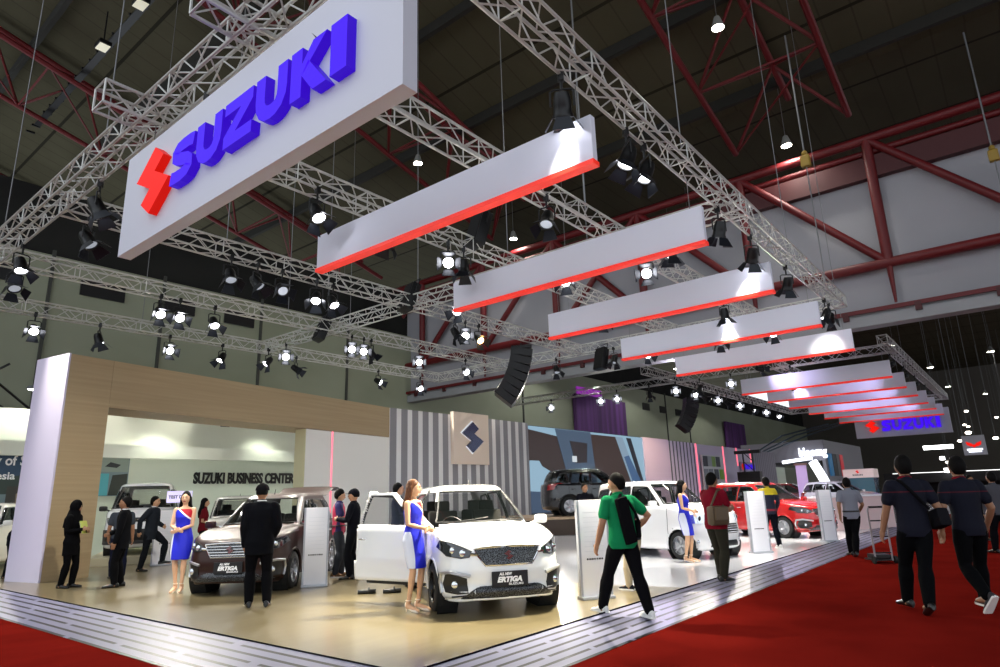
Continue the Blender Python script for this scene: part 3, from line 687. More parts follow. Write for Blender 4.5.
# ------------------------------------------------------------------ the hall shell
def slab(name, c, size, mat, parent=None, kind='structure', ch=0):
    o = MB().box(c, size, ch=ch).build(name, mat, parent)
    if kind: tag(o, kind=kind)
    return o
carpet = mottled('red_carpet', '#6a1611', '#761a14', (1.2, 1.2, 1), 1.0, spec=0, bump=.05)
slab('floor', (50, -2, -.05), (150, 76, .1), carpet)
HALLW = mottled('painted_concrete', '#868b76', '#919682', (.15, .15, .3), .9, spec=.2)
HALLD = mottled('dark_louvre_cloth', '#222221', '#2b2b29', (.3, .3, .3), .95, spec=.1)
slab('wall_back', (50, 30.2, 5.9), (150, .4, 11.8), HALLW)
slab('trim_1', (50, 30.6, 13.3), (150, .5, 3.0), HALLD); slab('wall_blocker', (50, 61, 16), (150, .5, 24), M('backing_dark', '#191815', .95)); slab('trim_30', (76, 45.5, 20), (96, .4, 13), M('backing_dark', '#191815', .95))  # dark wall added behind the roof to block the bright world
slab('wall_far', (124, -4, 10), (.5, 72, 22), M('dark_hall_wall', '#5c5852', .95))
GW = mottled('partition_sheet', '#808085', '#98989d', (.12, .12, .12), .85, spec=.2)
slab('wall_gable', (28.25, 5, 10.7), (.3, 90, 5.6), GW)
slab('trim_2', (28.15, 5, 7.68), (.7, 90, .42), M('rail_beam_grey', '#8b8d90', .6))
RED = M('red_steel', '#5a080d', .5, spec=.4); REDD = M('red_steel_dark', '#40070b', .6)
slab('trim_3', (28.2, 5, 13.9), (.9, 90, .9), REDD)
SL = .2646; RZ = lambda x: 16.4 + SL * (28 - x)
def roofmat():
    m = M('roof_deck', '#3d3b30', .95, spec=.1); e = Expr(m); x, y, z = e.xyz()
    fx = e.op('FRACT', e.op('DIVIDE', x, 5.0)); fy = e.op('FRACT', e.op('DIVIDE', y, 1.1))
    rib = e.op('LESS_THAN', fy, .06); bm = e.op('LESS_THAN', fx, .03); n = e.noise((.4, .6, 1))
    c = e.mix(n, '#403d2f', '#4c493a'); c = e.mix(rib, c, '#3d3a2d'); c = e.mix(bm, c, '#26241c'); e.color(c); return m
rf = MB(); rf.add([(-6, -45, RZ(-6) + 2.3), (28, -45, RZ(28) + 2.3), (28, 61, RZ(28) + 2.3), (-6, 61, RZ(-6) + 2.3), (-6, -45, RZ(-6) + 2.6), (28, -45, RZ(28) + 2.6), (28, 61, RZ(28) + 2.6), (-6, 61, RZ(-6) + 2.6)],
       [(0, 1, 2, 3), (7, 6, 5, 4), (0, 4, 5, 1), (1, 5, 6, 2), (2, 6, 7, 3), (3, 7, 4, 0)])
tag(rf.build('ceiling', roofmat()), kind='structure')
slab('trim_4', (76, 0, 19.2), (96, 90, .4), roofmat())          # the roof of the hall beyond
for i, x in enumerate((2, 7, 12, 17, 22, 27)):
    o = MB().box((0, 0, 0), (.22, 88, .5)).build('trim_%d' % (5 + i), M('purlin_dark', '#201f1a', .9)); o.location = (x, 0, RZ(x) + 2.05); tag(o, kind='structure')
# steel roof trusses: three-chord tubes running down the slope, and the big one along the gable
def roof_truss(y0, label, w=2.35, x0=-5, x1=27.8):
    t = thing('roof_truss', label, 'roof truss', (0, 0, 0), 0, 'red tubular roof trusses')
    P = lambda x, dy, dz: (x, y0 + dy, RZ(x) + dz)
    for dy, dz, r in ((-w, 0, .13), (w, 0, .13), (-.2, 1.75, .14)): MB().tube([P(x0, dy, dz), P(x1, dy, dz)], r, 12).build('chord', RED, t, True)
    b = MB(); n = 8
    for i in range(n):
        xa = lerp(x0, x1, i / n); xb = lerp(x0, x1, (i + .5) / n); xc = lerp(x0, x1, (i + 1) / n)
        for dy in (-w, w): b.tube([P(xa, dy, 0), P(xb, -.2, 1.75), P(xc, dy, 0)], .075, 8)
        b.tube([P(xa, -w, 0), P(xc, w, 0)], .05, 6); b.tube([P(xa, w, 0), P(xa, -w, 0)], .05, 6)
    b.build('bracing', RED, t, True)
roof_truss(5.65, 'red roof truss overhead at upper right, above the lamp-hung aisle truss')
roof_truss(20.3, 'red roof truss in the middle of the roof, behind the big sign')
roof_truss(49.5, 'faint red roof truss at far upper left, farthest back in the roof')
roof_truss(35.0, 'dim red roof truss at upper left, behind the two roof floodlights')
gt = thing('gable_truss', 'big red steel truss in front of the pale wall above the far banners', 'roof truss', (27.75, 0, 0))
MB().tube([(0, -34, 9.8), (0, 40, 9.8)], .2, 14).build('chord', RED, gt, True); MB().tube([(0, -34, 15.1), (0, 40, 15.1)], .2, 14).build('chord', RED, gt, True); MB().tube([(.2, -34, 14.6), (.2, 40, 14.6)], .14, 10).build('chord', RED, gt, True)
for k in range(-6, 8):
    y = 2.88 + 5.14 * k
    MB().tube([(0, y, 9.8), (0, y, 15.1)], .19, 12).build('post', RED, gt, True)
    MB().tube([(0, y + (5.14 if k < 3 else -5.14), 15.1), (0, y, 9.8)], .16, 12).build('diagonal', RED, gt, True)
    MB().tube([(0, y, 9.8), (0, y, 8.2)], [.12, .05], 8).build('hanger', RED, gt, True)
rl = thing('guard_rail', 'red rail on short stubs along the bottom edge of the pale gable wall', 'rail', (27.75, 0, 0))
MB().box((0, 4, 8.05), (.12, 80, .16)).build('rail', RED, rl)
for k in range(-12, 16): MB().box((0, 2.2 + 2.45 * k, 7.92), (.14, .22, .32)).build('stub', REDD, rl)
for i, (x0, x1) in enumerate(((4.2, 6.9), (9.0, 10.75), (12.2, 13.9), (15.4, 17.0), (33, 34.6), (60.5, 62), (64.5, 66), (68.5, 70), (72.5, 74))):
    tag(MB().box(((x0 + x1) / 2, 29.97, 10.7 if i < 5 else 10.1), (x1 - x0, .12, .72)).build('window_%d' % (i + 1), M('dark_vent', '#08080a', .4)), kind='structure')
for i, x in enumerate((7.9, 12.4, 17.4, 23, 40, 66, 72)):
    tag(MB().box((x, 29.95, 6), (.12, .1, 12)).build('trim_%d' % (20 + i), M('pipe_dark', '#3c3e38', .7)), kind='structure')
tag(MB().box((51.5, 29.7, 5), (9, .3, 10)).build('stage_curtain', mottled('purple_lit_curtain', '#43264f', '#5d3570', (2.5, 1, .1), .9)), 'tall purple-lit curtain on the rear hall wall behind the video screen', 'curtain')  # purple light on the curtain is put into its cloth colour
tag(MB().box((50, 29.93, 10.4), (4.2, .15, .7)).build('purple_window', M('purple_light', '#8a2c9c', .6, emit=.5)), 'small glowing purple window high on the rear wall', 'window')
tag(MB().box((86, 29.6, 5), (7, .3, 10)).build('stage_curtain', mottled('purple_lit_curtain', '#43264f', '#5d3570')), 'dim purple-lit curtain far back beside the striped fascia', 'curtain')  # same cloth, purple light included in the colour

# ------------------------------------------------------------------ display platform with its striped ramp
def deckmat():
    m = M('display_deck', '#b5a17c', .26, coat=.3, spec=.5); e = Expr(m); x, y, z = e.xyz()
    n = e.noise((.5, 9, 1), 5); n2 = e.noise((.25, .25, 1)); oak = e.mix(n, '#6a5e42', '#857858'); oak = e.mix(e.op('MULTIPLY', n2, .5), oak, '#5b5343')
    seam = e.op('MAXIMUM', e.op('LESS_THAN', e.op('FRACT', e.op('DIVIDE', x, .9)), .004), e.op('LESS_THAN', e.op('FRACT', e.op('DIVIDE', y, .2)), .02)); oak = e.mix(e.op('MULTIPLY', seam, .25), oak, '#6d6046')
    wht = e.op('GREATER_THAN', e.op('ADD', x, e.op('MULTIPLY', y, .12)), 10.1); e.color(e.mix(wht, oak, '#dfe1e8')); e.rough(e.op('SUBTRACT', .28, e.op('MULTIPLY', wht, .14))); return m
def rampmat(name, axis, o, w, dash):
    m = M(name, '#c9c9dc', .3, spec=.15); e = Expr(m); c = e.xyz(); u = e.op('DIVIDE', e.op('SUBTRACT', c[axis], o), w)
    f = e.op('FRACT', e.op('MULTIPLY', u, 6)); ln = e.op('LESS_THAN', f, .30)
    lv = e.op('FLOOR', e.op('MULTIPLY', u, 6)); k = e.op('FRACT', e.op('ADD', e.op('DIVIDE', c[1 - axis], dash), e.op('MULTIPLY', lv, .37))); ln = e.op('MULTIPLY', ln, e.op('GREATER_THAN', k, .05))
    e.color(e.mix(ln, '#77778f', '#08080b')); e.rough(e.op('ADD', .4, 0)); return m
pf = thing('display_platform', 'low raised exhibition floor of light oak turning to glossy white, with striped ramps', 'platform', (0, 0, 0))
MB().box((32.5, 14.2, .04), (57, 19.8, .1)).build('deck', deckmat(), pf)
ra = MB(); ra.add([(4, 4.3, .09), (4, 24, .09), (3.15, 24, .005), (3.15, 3.5, .005), (4, 4.3, -.0), (4, 24, -.0)], [(0, 1, 2, 3), (0, 3, 4), (1, 5, 2), (4, 3, 2, 5), (0, 4, 5, 1)]); ra.build('ramp', rampmat('ramp_stripes_front', 0, 3.15, .85, 3.1), pf)
ra = MB(); ra.add([(4, 4.3, .09), (61, 4.3, .09), (61, 3.5, .005), (3.15, 3.5, .005), (4, 4.3, 0), (61, 4.3, 0)], [(0, 3, 2, 1), (0, 4, 3), (1, 2, 5), (4, 5, 2, 3), (0, 1, 5, 4)]); ra.build('ramp', rampmat('ramp_stripes_side', 1, 3.5, .8, 1.6), pf)
MB().tube([(4, 24, .094), (4, 4.3, .094), (61, 4.3, .094)], .012, 6).build('edge_trim', M('mirror_trim', '#4a4a50', .1, 1), pf)

# ------------------------------------------------------------------ wood portal, business room, long display wall
WOOD = M('oak_laminate', '#9c8262', .55, spec=.3); e = Expr(WOOD)
e.color(e.mix(e.noise((.35, .35, 16), 6), '#988260', '#b7a27e'))
CREAM = M('cream_panel', '#d8d3c4', .6); LILAC = M('lilac_panel', '#cfc8dd', .6); PALE = M('pale_wall', '#e9e7de', .65); PINKL = M('pink_light', '#ff8095', .5, emit=.85, ehex='#ff6a80'); REDLT = M('red_light_edge', '#e8331f', .4, emit=.26, ehex='#ff2a1c')
pa = atan2(2.23, 11.25); pw = thing('wood_portal', 'wide oak laminate portal framing the back room, with a pale wall under its right half', 'portal', (4.77, 15.87, .09), pa)
MB().box((.48, .62, 2.36), (.95, 1.24, 4.72)).build('pillar', WOOD, pw); MB().box((-.02, .62, 2.36), (.04, 1.26, 4.74)).build('end_panel', LILAC, pw)
MB().box((6.16, .62, 4.18), (10.4, 1.24, 1.08)).build('beam', WOOD, pw); MB().box((7.13, .22, 1.83), (.03, .42, 3.6)).build('post', M('cream_post', '#cfc9a0', .6), pw)
MB().box((9.26, .22, 1.83), (4.24, .4, 3.6)).build('lower_wall', PALE, pw); MB().box((8.33, .012, 1.83), (.05, .02, 3.6)).build('light_strip', PINKL, pw)
br = thing('room_wall', 'pale grey wall of the back room with a lit cove and black lettering', 'wall', (0, 23, .09))
ROOMW = M('room_wall_grey', '#c4cdbd', .7)
MB().box((9.4, .1, 1.5), (12, .2, 3.0)).build('lower_panel', ROOMW, br); MB().box((9.4, -.1, 3.2), (12, .5, .42)).build('cove_ledge', M('cove_pale', '#cfd3c6', .7), br); MB().box((9.4, .3, 3.9), (12, .2, 1.0)).build('upper_panel', M('upper_pale', '#d6d9cb', .7), br)
MB().box((11.6, -.2, 4.8), (8.4, .3, .75)).build('fascia', M('fascia_grey', '#4f5955', .7), br)
BLK = M('lettering_black', '#0b0b0b', .5)
text('lettering', 'SUZUKI BUSINESS CENTER', .52, BLK, br, frame((11.15, -.01, 2.19), (1, 0, 0), (0, 0, 1)), .022, .02, width=4.06)
def poster(name, label, x0, x1, z0, z1, build):
    t = thing(name, label, 'poster', (0, 22.96, .09)); MB().box(((x0+x1)/2, 0, (z0+z1)/2), (x1-x0, .03, z1-z0)).build('panel', M(name + '_ground', '#6d7f84', .6), t); build(t); return t
def flat(nm, poly, hexc, t, y=-.02, d=.004): MB().prism(poly, (0, y, 0), (1, 0, 0), (0, 0, 1), d).build(nm, M('print_' + hexc.strip('#'), hexc, .6), t)
def p1(t):
    flat('sky_print', [(3.6, 2.3), (7.5, 2.3), (7.5, 3.08), (3.6, 3.08)], '#2f4a63', t); flat('hill_print', [(3.6, 1.9), (7.5, 1.9), (7.5, 2.35), (6.6, 2.5), (5.6, 2.38), (4.6, 2.45), (3.6, 2.35)], '#33423c', t, -.024)
    flat('picture_print', [(5.75, 1.5), (6.6, 1.5), (6.6, 2.12), (5.75, 2.12)], '#3c3a35', t, -.03); flat('picture_print', [(6.0, 1.55), (6.3, 1.55), (6.35, 1.95), (6.15, 2.05), (5.98, 1.9)], '#8d7f6b', t, -.036)
    text('lettering', 'History of Suzuki', .40, WHITE_T, t, frame((4.50, -.035, 2.72), (1, 0, 0), (0, 0, 1)), .008, .004, width=2.3); text('lettering', 'Indonesia', .30, WHITE_T, t, frame((5.9, -.035, 2.32), (1, 0, 0), (0, 0, 1)), .006, .004, align='RIGHT')
poster('history_poster', 'blue photo poster with white lettering on the wall left of the wood portal', 3.6, 7.5, 1.45, 3.08, p1)
def p2(t):
    flat('car_print', [(8.02, 2.55), (8.95, 2.55), (8.95, 3.0), (8.02, 3.0)], '#7f8d84', t); flat('car_print', [(8.25, 2.72), (8.6, 2.68), (8.72, 2.78), (8.4, 2.86)], '#23282a', t, -.026)
    flat('sea_print', [(8.02, 1.82), (8.4, 1.82), (8.4, 2.5), (8.02, 2.5)], '#4fa4ae', t); flat('rock_print', [(8.42, 1.82), (8.95, 1.82), (8.95, 2.5), (8.5, 2.45)], '#2c322c', t, -.022)
poster('photo_poster', 'collage of car photographs on the back room wall above the white van', 7.98, 8.98, 1.8, 3.04, p2)
for i, (x, y, z, lb) in enumerate(((9.85, 22.2, 4.43, 'round downlight over the left part of the back room wall'), (13.7, 22.2, 4.40, 'round downlight over the lettering on the back room wall'), (5.9, 22.6, 5.0, 'bright round lamp by the stair rail above the history poster'))):
    t = thing('wall_lamp', lb, 'lamp', (x, y, z)); MB().lathe([(.02, .12), (.1, .10), (.14, 0), (.11, .0), (.10, .03)], 16).build('shade', M('lamp_grey', '#55585a', .5), t, True); MB().ball((0, 0, .02), (.10, .10, .05)).build('bulb', M('lamp_glow', '#ffffff', .5, emit=18), t, True)
    ld = bpy.data.lights.new('room_light', 'SPOT'); ld.energy = 190; ld.spot_size = 1.9; ld.spot_blend = .8; ld.shadow_soft_size = .1; ld.color = (.95, 1, .86); lo = link('room_light', ld, t); lo.location = (0, -.0, -.02); lo.rotation_euler = (radians(18), 0, 0)
fl = thing('square_floodlight', 'small black square bracket lamp between the two back room downlights', 'lamp', (11.8, 22.3, 4.25)); MB().tube([(-.16, 0, 0), (.16, 0, 0), (.16, 0, .24), (-.16, 0, .24), (-.16, 0, 0)], .02, 6).build('frame', BLACKP, fl); MB().box((0, .03, .12), (.26, .03, .18)).build('panel', M('lamp_grey', '#55585a', .5), fl)
st = thing('stair_rail', 'black stair railing on the platform above the history poster', 'railing', (3.6, 24.2, 4.4))
for x, h in ((0, 1.0), (.8, 1.0), (1.4, 1.0), (1.75, .95), (2.6, .2)): MB().tube([(x, 0, -.2), (x, 0, h)], .03, 6).build('baluster', BLACKP, st)
MB().tube([(-.2, 0, 1.0), (1.8, 0, .98), (2.9, 0, .1)], .04, 6).build('handrail', BLACKP, st); MB().tube([(-.2, 0, .45), (1.75, 0, .42), (2.5, 0, -.1)], .03, 6).build('midrail', BLACKP, st)
pe = thing('fire_hose_stand', 'dark red stand with a slanted handle beside the stair rail', 'stand', (5.1, 24.0, 4.3)); MB().tube([(0, 0, 0), (0, 0, .9)], .10, 10).build('column', REDD, pe); MB().tube([(-.3, 0, 1.0), (.5, 0, 1.65)], .04, 6).build('handle', BLACKP, pe); MB().lathe([(.1, .85), (.26, .95), (.26, 1.1), (.15, 1.25), (.05, 1.3)], 14).build('cap', BLACKP, pe, True)

def stripemat(name, a, b, per, duty, off=0):
    m = M(name, a, .6); e = Expr(m); x = e.xyz()[0]; e.color(e.mix(e.op('LESS_THAN', e.op('FRACT', e.op('DIVIDE', e.op('SUBTRACT', x, off), per)), duty), a, b)); return m
dw = thing('display_wall', 'long display wall behind the cars with grey stripes, lilac panels and a video screen bay', 'wall', (0, 18.05, .09))
def panel(nm, x0, x1, z0, z1, mat, y=0, d=.3): return MB().box(((x0+x1)/2, y + d/2, (z0+z1)/2), (x1-x0, d, z1-z0)).build(nm, mat, dw)
panel('striped_panel', 15.87, 24.4, 0, 4.72, stripemat('grey_stripes', '#8b898c', '#e2e0de', .555, .42, 16.2)); panel('surround', 24.4, 36.1, 0, .65, M('wall_dark_base', '#3d3a44', .6), .1)
panel('surround', 24.4, 36.1, .6, 4.66, M('screen_back', '#141418', .6), .15, .3)
panel('lilac_panel', 36.1, 39.65, 0, 4.66, M('pink_lilac', '#cdb8d4', .6)); panel('striped_panel', 39.65, 44.0, 0, 4.62, stripemat('lilac_stripes', '#c9bcd4', '#4c4a58', .55, .36, 39.7))
panel('lilac_panel', 44.0, 52.2, 0, 4.58, M('grey_lilac', '#bdb5c9', .6)); panel('lilac_panel', 52.2, 55.4, 0, 4.56, M('grey_lilac', '#bdb5c9', .6)); panel('striped_panel', 55.4, 62, 0, 4.54, stripemat('fascia_stripes', '#77717f', '#5d5867', .5, .4))
for x, z0 in ((44.05, 0), (49.2, 0), (52.1, 3.2), (55.35, 2.6)): panel('light_strip', x - .09, x + .09, z0, 4.6, PINKL, -.03, .05)
lp = thing('logo_plaque', 'cream plaque with a chrome emblem hung on the striped wall', 'sign', (20.2, 17.9, 3.87)); MB().box((0, .05, 0), (2.2, .16, 2.1)).build('panel', M('cream_plaque', '#ecd9c4', .5), lp)
emblem('emblem', (0, -.03, .05), (1, 0, 0), (0, 0, 1), 1.30, .10, M('chrome_logo', '#3b3d4c', .15, 1), lp); emblem('emblem_glow', (0, -.028, .05), (1, 0, 0), (0, 0, 1), 1.42, .03, M('emblem_glow', '#f0eef4', .4, emit=.3), lp)  # larger emissive outline imitates a white glow round the chrome emblem
sc = thing('video_screen', 'large video screen showing a car cabin, between the grey stripes and lilac panels', 'screen', (24.4, 18.1, .09))
def scr(nm, hexc, poly, y, k=1.0): MB().prism([(x * 1.404, z) for x, z in poly], (0, y, 0), (1, 0, 0), (0, 0, 1), .01).build(nm, M('screen_' + hexc.strip('#'), '#050505', .4, emit=k * .66, ehex=hexc), sc)
scr('picture', '#9fc3da', [(0, .62), (8.33, .62), (8.33, 4.62), (0, 4.62)], -.0, .75)
scr('dash_left', '#33251f', [(0, 4.45), (2.0, 4.2), (2.6, 1.6), (2.2, 1.6), (1.9, 2.2), (.75, 2.75), (.6, 3.0), (0, 3.0)], -.02, .8); scr('console', '#4a6078', [(1.6, 4.6), (4.0, 4.6), (4.3, 1.55), (2.5, 1.5)], -.04, .7)
scr('console_display', '#2a2426', [(2.5, 4.05), (3.7, 4.0), (3.6, 3.0), (2.8, 2.95)], -.06, .8); scr('dash_right', '#3b2a22', [(4.0, 4.5), (6.0, 4.5), (7.2, 1.4), (5.4, 1.35), (4.2, 2.5)], -.03, .8)
scr('pillar_bright', '#8ba4b8', [(5.9, 4.5), (6.5, 4.5), (8.0, 1.2), (7.3, 1.2)], -.05, .8); scr('belt', '#20242c', [(6.8, 4.5), (7.2, 4.5), (8.2, 1.6), (7.9, 1.5)], -.06, .6); scr('seat', '#41638c', [(6.5, 3.4), (6.9, 3.5), (7.9, 1.9), (7.2, 1.7)], -.07, .8)
scr('floor_shape', '#3e5572', [(0, 1.6), (1.9, 1.5), (1.9, .62), (0, .62)], -.02, .7); scr('vent_light', '#dfe8ee', [(2.6, 3.3), (2.9, 3.3), (2.9, 3.0), (2.6, 3.0)], -.07, .8); scr('vent_light', '#dfe8ee', [(2.9, 2.5), (3.8, 2.4), (3.8, 2.32), (2.9, 2.42)], -.07, .8)
cp = thing('colour_sample_board', 'board of dark, green and grey colour samples on the display wall', 'sample board', (43.9 + .6, 17.9, .09))
MB().box((2, 0, 2.6), (4, .1, 2.5)).build('board', M('sample_board', '#b9bcbc', .5), cp)
for i, (cx_, cz_, hx_) in enumerate(((.5, 3.4, '#2b303b'), (1.3, 3.4, '#8a8f94'), (2.0, 3.4, '#6f9040'), (2.9, 3.4, '#272b36'), (.5, 2.5, '#71767c'), (1.4, 2.5, '#5f666d'), (2.4, 2.5, '#2f3440'), (3.4, 2.5, '#76a02f'), (.6, 1.7, '#353a42'))): MB().box((cx_, -.07, cz_), (.72, .04, .72)).build('sample', M('sample_' + hx_.strip('#'), hx_, .5), cp)
ws = thing('wall_sign', 'small glowing purple sign at the far end of the display wall', 'sign', (52.6, 17.9, 2.95)); MB().box((1.5, .05, .28), (3.4, .06, .75)).build('panel', M('wall_sign_panel', '#8d84a0', .5), ws)
def glow_letters(name, hexc, eh, face, side):     # acrylic letters: the face glows more than the returns
    m = M(name, hexc, .5, emit=1, ehex=eh, spec=.12); N, L, b = nodes(m); g = N.new('ShaderNodeNewGeometry'); s = N.new('ShaderNodeSeparateXYZ'); L.new(g.outputs['True Normal'], s.inputs[0])
    r = N.new('ShaderNodeMapRange'); r.inputs['From Min'].default_value = -.2; r.inputs['From Max'].default_value = -.9; r.inputs['To Min'].default_value = side; r.inputs['To Max'].default_value = face
    L.new(s.outputs[0], r.inputs['Value']); L.new(r.outputs[0], b.inputs['Emission Strength']); return m
PURP = glow_letters('purple_letters', '#13044f', '#4812ff', .60, .33); REDE = glow_letters('red_letters', '#6c0a06', '#ff1c10', .62, .36)
emblem('emblem', (.2, .0, .28), (1, 0, 0), (0, 0, 1), .5, .05, REDE, ws); brandword((.5, .0, .08), (1, 0, 0), (0, 0, 1), .4, 2.5, .05, PURP, ws)
# ------------------------------------------------------------------ hanging signs and banners
BAN = M('banner_cloth', '#e2e5f3', .7, spec=.3); BANS = M('sign_box_white', '#cfd1dd', .5); WIRE = M('wire_grey', '#77787a', .4, .6)
def wires(par, pts, r=.008):
    for a, b in pts: MB().tube([a, b], r, 5).build('wire', WIRE, par)
def big_sign(name, label, x, y0, y1, z0, z1, letters, dep, d=.34):
    t = thing(name, label, 'sign', (x, (y0 + y1) / 2, z0)); hy = (y1 - y0) / 2
    MB().box((d / 2, 0, (z1 - z0) / 2), (d, y1 - y0, z1 - z0)).build('panel', BANS, t)
    ey, ez, es, ly, lz, lh, lw = letters
    emblem('emblem', (0, ey, ez), (0, -1, 0), (0, 0, 1), es, dep, REDE, t); brandword((0, ly, lz), (0, -1, 0), (0, 0, 1), lh, lw, dep, PURP, t)
    wires(t, [((d / 2, s * hy * .8, z1 - z0), (d / 2, s * hy * .8, 7.42 - z0)) for s in (1, -1)]); return t
big_sign('hanging_sign', 'big white box sign nearest the camera with red emblem and purple block letters', 3.6, 3.97, 10.5, 5.3, 6.98, (1.97, .82, 1.1, 1.37, .49, .63, 3.92), .12, .19)
big_sign('hanging_sign', 'far white box sign at the end of the banner row, red emblem and purple letters', 58, 4.05, 10.4, 5.1, 6.95, (1.95, .82, .98, 1.3, .42, .82, 3.85), .2)
ordn = ['first', 'second', 'third', 'fourth', 'fifth', 'sixth']
def banner(i, x, lab, ztop=6.78, z0=6.0):
    t = thing('hanging_banner', lab, 'banner', (x, 7.27, z0), 0, 'red-edged banners over the aisle'); h = ztop - z0
    MB().box((.06, 0, h / 2 + .04), (.12, 6.5, h - .08), ch=.008).build('panel', BAN, t); MB().box((.06, 0, .03), (.17, 6.52, .07)).build('red_edge', REDLT, t)
    wires(t, [((.06, s, h), (.06, s, 7.42 - z0)) for s in (2.9, -3.0)])
for i, x in enumerate((7.25, 11.3, 15.47, 19.95, 24.5)):
    banner(i, x, ['white banner with red lower edge hanging right behind the big sign', 'second white banner behind the big sign, longest level strip mid-picture', 'third white banner behind the big sign', 'fourth white banner behind the big sign', 'fifth white banner, lit by two lamps at its right end'][i])
for i, x in enumerate((32.2, 36.3, 40.3, 44.7, 48.7, 53.2)):
    banner(i, x, ordn[i] + ' lilac-lit banner of the far row, counted from the nearer end')
# ------------------------------------------------------------------ lighting rig
ALU = M('truss_aluminium', '#c2c3bf', .38, .35, spec=.5)
TZ, TS = 7.4, .38
def truss(label, a, b, hang=(), group='lighting trusses'):
    a, b = V(a[0], a[1], TZ), V(b[0], b[1], TZ); d = (b - a); Ln = d.length; d.normalize(); s = V(-d.y, d.x, 0); t = thing('lighting_truss', label, 'truss', a, atan2(d.y, d.x), group)
    h = TS / 2; C4 = [(-h, 0), (h, 0), (h, TS), (-h, TS)]
    for y, z in C4: MB().tube([(0, y, z), (Ln, y, z)], .026, 8).build('chord', ALU, t, True)
    n = max(2, round(Ln / .42)); st = Ln / n
    for q in range(4):
        (y0, z0), (y1, z1) = C4[q], C4[(q + 1) % 4]; m = MB()
        for i in range(n):
            p = (i * st, y0, z0) if i % 2 == 0 else (i * st, y1, z1); r = ((i + 1) * st, y1, z1) if i % 2 == 0 else ((i + 1) * st, y0, z0); m.tube([p, r], .013, 5)
            if i % 4 == 0: m.tube([(i * st, y0, z0), (i * st, y1, z1)], .013, 5)
        for x in (0, Ln): m.tube([(x, y0, z0), (x, y1, z1)], .018, 5)
        m.build('lacing', ALU, t)
    for x in hang:
        wx = a.x + d.x * x; zt = RZ(wx) + 2.0 if wx < 28 else 18.8
        MB().tube([(x, 0, TS), (x, 0, zt - TZ)], .012, 5).build('hoist_wire', WIRE, t)
XE = 23.4
truss('aisle-side truss over the right ends of the banners', (3.84, 4.1), (XE + .3, 4.1), (7, 14, 19.5))
truss('second truss from the aisle, passing above the banners', (2.9, 6.89), (XE, 6.89), (9,))
truss('middle truss above the left ends of the nearer banners', (2.9, 9.98), (XE, 9.98), (10,))
truss('truss just left of the banners, carrying two hanging black speakers', (3.84, 14.45), (XE, 14.45), (3.5, 10))
truss('truss above the wood portal, second from the rear hall wall', (3.84, 18.7), (XE, 18.7), (8,))
truss('rearmost truss, nearest the hall wall, with a row of lamps over the portal', (3.84, 23.1), (XE, 23.1), (5.1, 14))
truss('front cross truss above the big sign', (3.65, 3.9), (3.65, 29.9), (8, 14))
truss('second cross truss behind the big sign, with black speakers at its joints', (13.6, 3.9), (13.6, 23.3), (4, 15))
truss('third cross truss above the long speaker column', (23.6, 3.9), (23.6, 23.3), (11,))
truss('nearer cross truss of the far rig', (33.9, 3.9), (33.9, 26.5), (9,)); truss('end cross truss of the far rig above the far sign', (56.6, 3.9), (56.6, 14.6))
truss('aisle-side truss of the far rig over the lilac banners', (31.5, 4.05), (57, 4.05), (6, 18)); truss('middle truss of the far rig', (34, 9.2), (56.6, 9.2)); truss('left truss of the far rig, hung with a row of lamps', (30, 14.6), (57, 14.6), (5, 16))

LENS = M('lamp_lens', '#ffffff', .2, emit=14, ehex='#f4f6ff'); LENSW = M('lamp_lens_warm', '#fff0d8', .2, emit=14, ehex='#ffc878'); LENSOFF = M('lamp_lens_dim', '#9aa0aa', .15, .6, emit=.6); CAN = M('lamp_housing', '#111113', .38, .3); VANE = M('barn_door_metal', '#1b1f27', .4, .4)
def lamp_proto(name, lens, energy, color=(1, .95, .84), cone=52):
    t = thing(name, 'x', 'stage lamp')
    y = MB(); y.box((0, 0, -.04), (.09, .09, .14), ch=.01); y.tube([(0, 0, -.1), (0, 0, -.26)], .022, 8); y.tube([(0, .17, -.52), (0, .17, -.28), (0, .12, -.25), (0, -.12, -.25), (0, -.17, -.28), (0, -.17, -.52)], .016, 6); y.build('yoke', CAN, t, True)
    h = MB().lathe([(.02, .20), (.10, .19), (.125, .10), (.13, 0), (.135, -.10), (.15, -.12), (.15, -.16), (.125, -.16), (.12, -.06), (.01, -.05)], 20).build('housing', CAN, t, True); h.location = (0, 0, -.52)
    MB().lathe([(.005, -.10), (.08, -.108), (.122, -.125), (.122, -.13), (.005, -.13)], 20).build('lens', lens, h, True)
    for k in range(4):
        a = k * pi / 2; m = Matrix.Rotation(a, 4, 'Z'); q = MB(); w0, w1 = .10, .165
        for dz in (0,): q.add([m @ V(.15, -w0, -.16), m @ V(.15, w0, -.16), m @ V(.27, w1, -.34), m @ V(.27, -w1, -.34), m @ V(.156, -w0, -.157), m @ V(.156, w0, -.157), m @ V(.276, w1, -.337), m @ V(.276, -w1, -.337)], [(0, 1, 2, 3), (7, 6, 5, 4), (0, 4, 5, 1), (1, 5, 6, 2), (2, 6, 7, 3), (3, 7, 4, 0)])
        q.build('barn_door', VANE, h)
    if energy:
        ld = bpy.data.lights.new('lamp_beam', 'SPOT'); ld.energy = energy; ld.spot_size = radians(cone); ld.spot_blend = .7; ld.shadow_soft_size = .11; ld.color = color; lo = link('lamp_beam', ld, h); lo.location = (0, 0, -.15)
    return t
